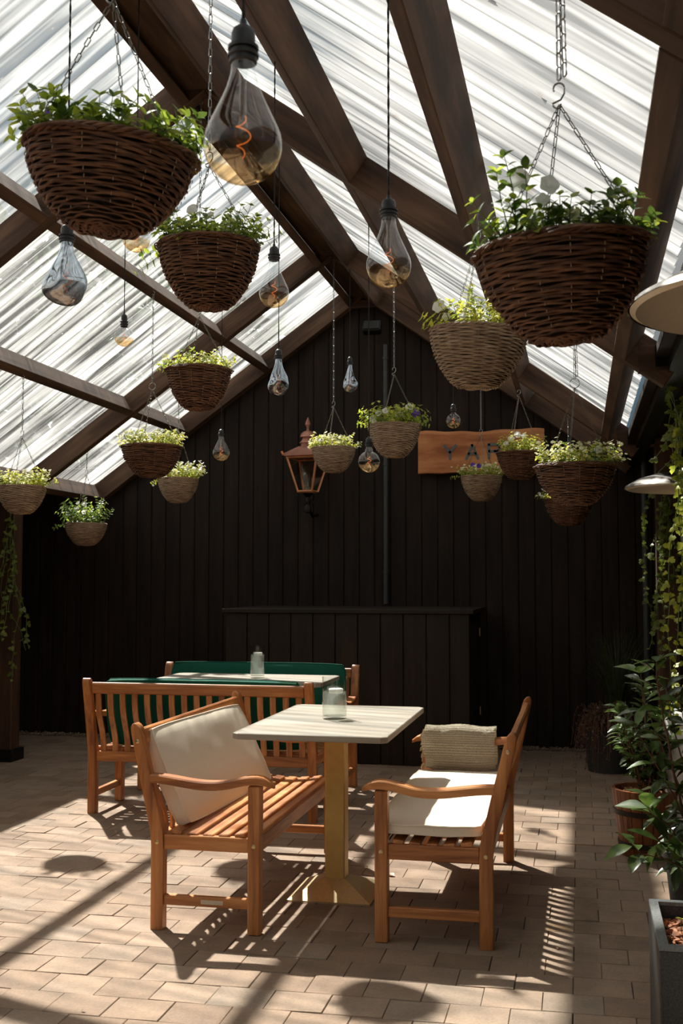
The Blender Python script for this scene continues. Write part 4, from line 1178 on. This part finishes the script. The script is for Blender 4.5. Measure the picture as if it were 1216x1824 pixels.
pendant('small chrome bulb high on the black wall left of the middle chain', 623, 650, 700, 8.93, 28, 'chrome', 15)
pendant('small amber teardrop bulb against the black wall below the left purlin', 394, 777, 821, 7.9, 30, 'drop', 13, top=3.47)
pendant('round clear bulb hanging beside the copper lantern and small grey basket', 657, 795, 842, 6.45, 39, 'globe', 17)
pendant('small round bulb above the left end of the wooden sign', 807, 733, 763, 8.93, 27, 'globe', 14)
pendant('amber bulb mostly hidden behind the tilted large basket', 243, 395, 449, 4.7, 50, 'globe', 24)

# ------------------------------------------------------------------ patio heaters
def heater(name, label, x, y, zd, rdish):
    t = thing('patio_heater', label, 'patio heater', (x, y, 0))
    MB().lathe([(rdish, zd), (rdish - .012, zd + .018), (rdish * .8, zd + .055), (rdish * .45, zd + .095), (.06, zd + .118), (0, zd + .12)], 72).build('reflector', STEEL, t)
    MB().lathe([(rdish - .006, zd + .002), (rdish * .95, zd - .006), (rdish * .92, zd + .004), (rdish * .78, zd + .035), (rdish * .4, zd + .075), (0, zd + .09)], 72).build('reflector_underside', DISHU, t)
    MB().lathe([(.02, zd + .08), (.02, zd - .10), (.09, zd - .10), (.095, zd - .13), (.095, zd - .32), (.10, zd - .34), (.10, zd - .36), (.03, zd - .38)], 32).build('burner', STEELD, t)
    MB().lathe([(.030, zd - .37), (.030, .75)], 20).build('pole', WHITEP, t)
    MB().lathe([(.03, .80), (.17, .78), (.20, .74), (.20, .12), (.23, .10), (.23, .03), (.21, 0)], 40).build('tank_housing', WHITEP, t)
heater('a', 'white patio heater with a polished mushroom dish at the right edge behind the plants', .655, 6.55, 2.02, .40)
heater('b', 'large nearby polished heater dish cut off by the right edge', .555, 3.05, 2.22, .42)

# ------------------------------------------------------------------ ivy
def ivy_leaf(m, p, n, d, s, r):
    d = d.normalized(); n = (n - d * n.dot(d)); n = n.normalized() if n.length > 1e-4 else d.orthogonal().normalized(); b = d.cross(n)
    O = [(-.10, 0), (-.05, .42), (.22, .50), (.36, .26), (.62, .34), (1.0, 0)]
    pts = O + [(u, -v) for u, v in O[-2:0:-1]]
    V = [tuple(p + d * (s * .32))] + [tuple(p + d * (u * s) + b * (v * s) - n * (.10 * s * abs(v) * 2 + .05 * s * u)) for u, v in pts]
    k = len(pts)
    m.add(V, [(0, 1 + i, 1 + (i + 1) % k) for i in range(k)])
def vine(name, label, strands, mat, leaf, seed, cat='ivy', dens=1.):
    """strands: list of (top point, length, sway)"""
    r = random.Random(seed); ml = MB(); ms = MB()
    for (p, ln, sway) in strands:
        p = Vector(p); pts = [p.copy()]; n = max(3, int(ln / .05)); v = Vector((r.uniform(-1, 1), r.uniform(-1, 1), 0)) * .1
        for i in range(n):
            v = v * .8 + Vector((r.uniform(-1, 1), r.uniform(-1, 1), 0)) * sway
            q = pts[-1] + Vector((v.x * .05, v.y * .05, -.05)); pts.append(q)
        ms.tube([tuple(q) for q in pts], .0022, 4)
        for q in pts[1:]:
            for _ in range(2 if r.random() < dens - 1 else 1):
                if r.random() > min(1, dens): continue
                d = Vector((r.uniform(-1, 1), r.uniform(-1, .5), r.uniform(-.9, .1))).normalized()
                nn = Vector((r.uniform(-.6, .6), -1, r.uniform(.1, .9)))
                ivy_leaf(ml, q + rvec(r) * .012, nn, d, leaf * r.uniform(.6, 1.25), r)
    t = thing(name, label, cat, strands[0][0])
    inv = -Vector(strands[0][0])
    for mm, nm, mt in ((ms, 'stem', STEM), (ml, 'leaves', mat)):
        for v in mm.v: v += np.array(inv)
        mm.build(nm, mt, t)
r9 = random.Random(9)
vine('ivy', 'bright yellow-green ivy strands hanging down the right edge in front of the heater', [((.445 + r9.uniform(0, .05), 5.35 + r9.uniform(-.05, .05), 2.28 - k * .02), 1.35 - .12 * (k % 4), .10) for k in range(7)], LEAF_IVY, .036, 41, dens=1.2)
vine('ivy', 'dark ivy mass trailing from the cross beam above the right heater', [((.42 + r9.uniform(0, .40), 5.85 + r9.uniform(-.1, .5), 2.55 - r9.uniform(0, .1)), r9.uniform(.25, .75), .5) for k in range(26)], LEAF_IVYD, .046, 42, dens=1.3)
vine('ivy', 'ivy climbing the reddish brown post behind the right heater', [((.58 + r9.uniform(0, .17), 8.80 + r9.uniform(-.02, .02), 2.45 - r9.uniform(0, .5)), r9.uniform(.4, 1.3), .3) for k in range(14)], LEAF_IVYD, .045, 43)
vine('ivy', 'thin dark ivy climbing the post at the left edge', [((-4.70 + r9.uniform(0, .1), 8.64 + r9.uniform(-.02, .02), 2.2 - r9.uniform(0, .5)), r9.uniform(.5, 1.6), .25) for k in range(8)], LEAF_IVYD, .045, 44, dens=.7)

# ------------------------------------------------------------------ potted plants
def barrel(t, r0, r1, h):
    m = MB(); n = 18
    for k in range(n):
        a0 = 2 * PI * k / n + .012; a1 = 2 * PI * (k + 1) / n - .012; rings = []
        for z, rr in ((0, r0), (h * .5, (r0 + r1) / 2 + .004), (h, r1)):
            L_ = []
            for a, q in ((a0, rr), ((a0 + a1) / 2, rr + .002), (a1, rr), (a1, rr - .02), ((a0 + a1) / 2, rr - .019), (a0, rr - .02)):
                L_.append((z, q * math.cos(a), q * math.sin(a)))
            rings.append(L_)
        m.loft(rings)
    o = m.build('tub', BARREL, t, False)
    o.matrix_local = Matrix(((0, 1, 0, 0), (0, 0, 1, 0), (1, 0, 0, 0), (0, 0, 0, 1)))
    for z in (h * .18, h * .66):
        rr = r0 + (r1 - r0) * z / h + .004
        MB().lathe([(rr - .001, z - .014), (rr + .004, z - .013), (rr + .006, z + .013), (rr + .001, z + .014)], 48).build('hoop', HOOP, t)
    MB().lathe([(0, h - .035), (r1 * .5, h - .03), (r1 - .018, h - .045)], 32).build('soil', SOIL, t)
def mulch(t, f, n, z, seed, s=.014):
    r = random.Random(seed); m = MB()
    for k in range(n):
        x, y = f(r); a = s * r.uniform(.5, 1.3); q = MB().box((-a, -a * .5, -a * .25), (a, a * .5, a * .25))
        M = Matrix.Rotation(r.uniform(0, 6), 3, 'Z') @ Matrix.Rotation(r.uniform(-.7, .7), 3, 'X') @ Matrix.Rotation(r.uniform(-.5, .5), 3, 'Y')
        V = [tuple(M @ Vector(v) + Vector((x, y, z + r.uniform(0, .012)))) for v in q.v[0]]
        m.add(V, q.f)
    o = m.build('bark_chips', MULCH, t, False); o['kind'] = 'stuff'
def shrub(t, branches, leaf, lw, mats, seed, droop=.25, prof='camellia', every=.045, seg=5):
    """branches: list of point lists (local); glossy leaves alternate along them"""
    r = random.Random(seed); ms = MB(); ml = MB(); ml2 = MB()
    for pts, rad in branches:
        P = [Vector(p) for p in pts]; Q = []
        for a, b in zip(P[:-1], P[1:]):
            k = max(1, int((b - a).length / .02)); Q += [a + (b - a) * (i / k) for i in range(k)]
        Q.append(P[-1]); n = len(Q)
        Q = [q + Vector((mnoise.noise(q * 9), mnoise.noise(q * 9 + Vector((5, 0, 0))), 0)) * .008 for q in Q]
        ms.tube([tuple(q) for q in Q], [rad * (1 - .65 * i / n) for i in range(n)], 6)
        st = max(1, int(every / .02)); az = r.uniform(0, 6)
        for i in range(int(n * .18), n, st):
            ax = (Q[min(i + 1, n - 1)] - Q[max(0, i - 1)]).normalized(); az += 2.4
            sd_ = Matrix.Rotation(az, 3, ax) @ ax.orthogonal().normalized()
            for e_ in range(1 if i < n - 3 else 3):
                sd2 = Matrix.Rotation(e_ * 2.1, 3, ax) @ sd_
                d = (sd2 + ax * r.uniform(.3, .9) + Vector((0, 0, r.uniform(-.4, .2)))).normalized()
                L_ = leaf * r.uniform(.7, 1.15)
                V, F = leaf_verts(Q[i] + d * .008, d, Vector((0, -.15, 1)) + rvec(r) * .35, L_, L_ * lw, .30, droop * r.uniform(.4, 1.6), prof, seg)
                (ml if r.random() < .72 else ml2).add(V, F)
    ms.build('stems', STEMR, t); ml.build('leaves', mats[0], t); ml2.build('leaves', mats[1], t)
bx, by = .345, 6.50
t = thing('potted_camellia', 'glossy camellia shrub in a wooden half-barrel tub with two dark hoops', 'potted plant', (bx, by, 0))
barrel(t, .135, .185, .36)
mulch(t, lambda r: (lambda a, q: (q * math.cos(a), q * math.sin(a)))(r.uniform(0, 6.28), .16 * math.sqrt(r.random())), 160, .325, 5)
rr = random.Random(15); br = []
for k in range(13):
    a = rr.uniform(0, 6.28); h = rr.uniform(.28, .60); sp = rr.uniform(.04, .20)
    br.append(([(0.03*math.cos(a), .03*math.sin(a), .32), (sp*.5*math.cos(a), sp*.5*math.sin(a), .32 + h*.5), (sp*math.cos(a) - .02, sp*math.sin(a), .32 + h)], .006))
shrub(t, br, .082, .46, (LEAF_G, LEAF_D), 16, every=.034)
# nearer shrub whose branches reach in from the right edge
t = thing('potted_camellia', 'large-leaved glossy shrub reaching in from the right edge in front of the barrel tub', 'potted plant', (.52, 5.15, 0))
MB().lathe([(0, 0), (.14, 0), (.17, .30), (.185, .31), (.185, .34), (.165, .34), (.155, .31), (0, .31)], 40).build('pot', GRANITE, t)
B = lambda u, v, Y=5.05: tuple(at(u, v, Y=Y) - Vector((.52, 5.15, 0)))
br = [([(0, 0, .3), B(1212, 1430), B(1190, 1330), B(1172, 1215), B(1168, 1180)], .008), ([(0, 0, .3), B(1210, 1500), B(1180, 1480, 4.9), B(1160, 1420, 4.9)], .005),
      ([(0, 0, .35), B(1216, 1545, 4.8), B(1185, 1530, 4.7), B(1140, 1520, 4.65), B(1122, 1500, 4.62)], .005), ([(0, 0, .35), B(1216, 1500, 4.8), B(1190, 1470, 4.75), B(1160, 1450, 4.7), B(1150, 1430, 4.7)], .005), ([(0, 0, .35), B(1222, 1540, 4.8), B(1200, 1500, 4.75), B(1175, 1500, 4.7)], .004), ([(0, 0, .3), B(1225, 1380, 5.1), B(1200, 1300, 5.1), B(1185, 1220, 5.2)], .006),
      ([(0, 0, .3), B(1220, 1300, 5.0), B(1210, 1250, 5.0)], .006), ([(0, 0, .3), B(1190, 1400, 5.0), B(1150, 1330, 5.0), B(1128, 1290, 5.0)], .005), ([(0, 0, .3), B(1200, 1380, 5.3), B(1165, 1300, 5.3), B(1145, 1240, 5.35), B(1140, 1200, 5.35)], .005)]
shrub(t, br, .125, .46, (LEAF_G, LEAF_D), 18, every=.055)
# square terrazzo planter, bottom right
px0, py0, ph = .212, 3.42, .45
t = thing('stone_planter', 'tall square dark speckled planter with bark soil at the lower right corner', 'planter', (px0 + .25, py0 + .25, 0))
m = MB(); a = .25; w_ = .028
MB().box((-a, -a, 0), (a, -a + w_, ph - .012), .003).build('panel', GRANITE, t, False); MB().box((-a, a - w_, 0), (a, a, ph - .012), .003).build('panel', GRANITE, t, False)
MB().box((-a, -a + w_, 0), (-a + w_, a - w_, ph - .012), .002).build('panel', GRANITE, t, False); MB().box((a - w_, -a + w_, 0), (a, a - w_, ph - .012), .002).build('panel', GRANITE, t, False)
rm = MB(); o_ = [(-a, -a), (a, -a), (a, a), (-a, a)]; i_ = [(-a+w_, -a+w_), (a-w_, -a+w_), (a-w_, a-w_), (-a+w_, a-w_)]
V = [(x, y, ph - .012) for x, y in o_] + [(x, y, ph) for x, y in o_] + [(x, y, ph) for x, y in i_] + [(x, y, ph - .012) for x, y in i_]; F = []
for k in range(4):
    j = (k + 1) % 4; F += [(k, j, 4+j, 4+k), (4+k, 4+j, 8+j, 8+k), (8+k, 8+j, 12+j, 12+k)]
rm.add(V, F); rm.build('rim', GRANITER, t, False)
MB().box((-a + w_, -a + w_, .1), (a - w_, a - w_, ph - .06)).build('soil', SOIL, t, False)
mulch(t, lambda r: (r.uniform(-.21, .21), r.uniform(-.21, .21)), 420, ph - .06, 6)
sp = MB(); sl = MB(); sp.tube([(-.16, .05, ph-.06), (-.165, .05, ph-.02), (-.16, .05, ph + .0)], .0012, 4)
for d in ((1, 0, .3), (-1, 0, .4), (.3, -1, .6)):
    V, F = leaf_verts(Vector((-.16, .05, ph - .004)), Vector(d), Vector((0, 0, 1)), .022, .009); sl.add(V, F)
sp.build('seedling_stem', STEM, t); sl.build('seedling_leaves', LEAF_Y, t)

# dim grass and heather in the right corner of the wall
gx, gy = .30, 9.72
t = thing('potted_grass', 'dim tall ornamental grass in a pot in the right corner', 'potted plant', (gx, gy, 0))
MB().lathe([(0, 0), (.15, 0), (.19, .38), (.20, .40), (.18, .40), (.17, .37), (0, .37)], 32).build('pot', GRANITE, t)
r = random.Random(77); m = MB()
for k in range(260):
    a = r.uniform(0, 6.28); ln = r.uniform(.5, .95); sp_ = r.uniform(.05, .55); P = []
    bw = r.uniform(.002, .0045); c0 = Vector((.1*math.cos(a)*r.random(), .1*math.sin(a)*r.random(), .38)); s_ = Vector((-math.sin(a), math.cos(a), 0))
    n = 7; V = []; F = []
    for i in range(n + 1):
        u = i / n; q = c0 + Vector((math.cos(a), math.sin(a), 0)) * (sp_ * u ** 1.8) + Vector((0, 0, ln * (u - .28 * sp_ * 2 * u ** 3)))
        V += [tuple(q - s_ * bw * (1 - u * .9)), tuple(q + s_ * bw * (1 - u * .9))]
    for i in range(n): F.append((2*i, 2*i+1, 2*i+3, 2*i+2))
    m.add(V, F)
m.build('blades', GRASSM, t)
t = thing('heather_shrub', 'dim brownish trailing heather in a pot before the right corner', 'potted plant', (.22, 9.25, 0))
MB().lathe([(0, 0), (.17, 0), (.20, .30), (.21, .32), (.19, .32), (.18, .30), (0, .30)], 32).build('pot', GRANITE, t)
rr = random.Random(31); m = MB(); ms = MB()
for k in range(240):
    a = rr.uniform(0, 6.28); R1 = rr.uniform(.08, .30); P = []
    z0 = .30 + rr.uniform(0, .18); n = 8
    for i in range(n + 1):
        u = i / n; P.append(Vector((R1 * u ** .7 * math.cos(a), R1 * u ** .7 * math.sin(a), z0 * .9 + .16 * math.sin(u * 2.2) - rr.uniform(.15, .5) * u ** 2 * .8)))
    ms.tube([tuple(q) for q in P], .0016, 3)
    for q in P[2:]:
        for e_ in range(3):
            V, F = leaf_verts(q, rvec(rr) + Vector((0, 0, .2)), rvec(rr), .020, .009, .2, .2, 'oval', 2); m.add(V, F)
ms.build('stems', STEMR, t); m.build('leaves', HEATHER, t)

# ------------------------------------------------------------------ trees outside, seen through the clear roof
def tree(label, x, y, h, cr, seed, nleaf=2600, ls=.42, zc=.62):
    r = random.Random(seed); t = thing('tree', label, 'tree', (x, y, -1.0))
    tr = MB(); tr.tube([(0, 0, 0), (.1, 0, h * .3), (-.1, .1, h * .62)], [.22, .16, .08], 8)
    for k in range(7):
        a = r.uniform(0, 6.28); z = h * r.uniform(.3, .55); tr.tube([(0, 0, z), (cr * .5 * math.cos(a), cr * .5 * math.sin(a), z + h * .18)], [.08, .03], 6)
    tr.build('trunk', TRUNK, t)
    m = MB(); cl = [(r.uniform(-1, 1) * cr * .62, r.uniform(-1, 1) * cr * .62, h * zc + r.uniform(-1, 1) * h * .26, cr * r.uniform(.3, .55)) for _ in range(16)]
    for k in range(nleaf):
        cx_, cy_, cz_, s = r.choice(cl); p = Vector((cx_, cy_, cz_)) + rvec(r) * (s * r.uniform(.75, 1.05))
        V, F = leaf_verts(p, rvec(r), rvec(r) + Vector((0, 0, .6)), ls * r.uniform(.5, 1.1), ls * .55, .2, .3, 'oval', 2); m.add(V, F)
    m.build('crown', TREEL, t)
tree('dark tree beyond the left eaves seen through the lowest roof sheets', -10.5, 19.0, 8.6, 3.2, 51, 4200)
tree('bushy tree beyond the far left corner of the roof', -18.5, 13.0, 8.0, 2.8, 52)
tree('dense tree standing close behind the black wall on the left', -5.6, 17.5, 8.4, 2.7, 55, 3600)
tree('tall tree beyond the right roof slope, seen through its upper sheets', 8.6, 15.5, 14.5, 3.2, 53)
tree('tree standing farther back beyond the right roof slope', 5.0, 21.0, 14.0, 2.8, 54)

# ------------------------------------------------------------------ dry leaves
r = random.Random(99)
DRY = leafmat('dry_leaf', (.30, .13, .05), .2)
def dry(x, y, z, s, n, label, grp):
    m = MB(); a = r.uniform(0, 6.28)
    V, F = leaf_verts(Vector((0, 0, .004)), Vector((math.cos(a), math.sin(a), .05)), Vector((r.uniform(-.2, .2), 0, 1)), s, s * .55, .5, .15); m.add(V, F)
    o = m.build('dry_leaf', DRY); o.location = (x, y, z)
    if n: o.rotation_euler = n
    tag(o, label, 'leaf', grp)
p = at(702, 1562, z=0)
dry(p.x, p.y, .003, .055, None, 'curled dry leaf on the pavers just right of the brass table base', None)
for u, v in ((985, 1594), (992, 1690), (1101, 1675), (880, 1664), (152, 1803), (1010, 1742), (1058, 1612)):
    p = at(u, v, z=0); dry(p.x, p.y, .003, .018, None, 'tiny dry leaf fragment lying on the open pavers', 'dry leaf fragments on the pavers')
for x, y in ((-.05, 2.9), (-.12, 3.6), (-.9, 3.4), (-.25, 3.15), (-.62, 4.1), (.05, 4.4), (-1.4, 3.2), (-.2, 4.7), (-.75, 4.8)):
    dry(x, y, zlow(x) + ZTOP + .035, .045, (0, math.atan(SL), 0), 'small dry leaf lying on top of the right roof sheets', 'dry leaves on the right roof sheets')
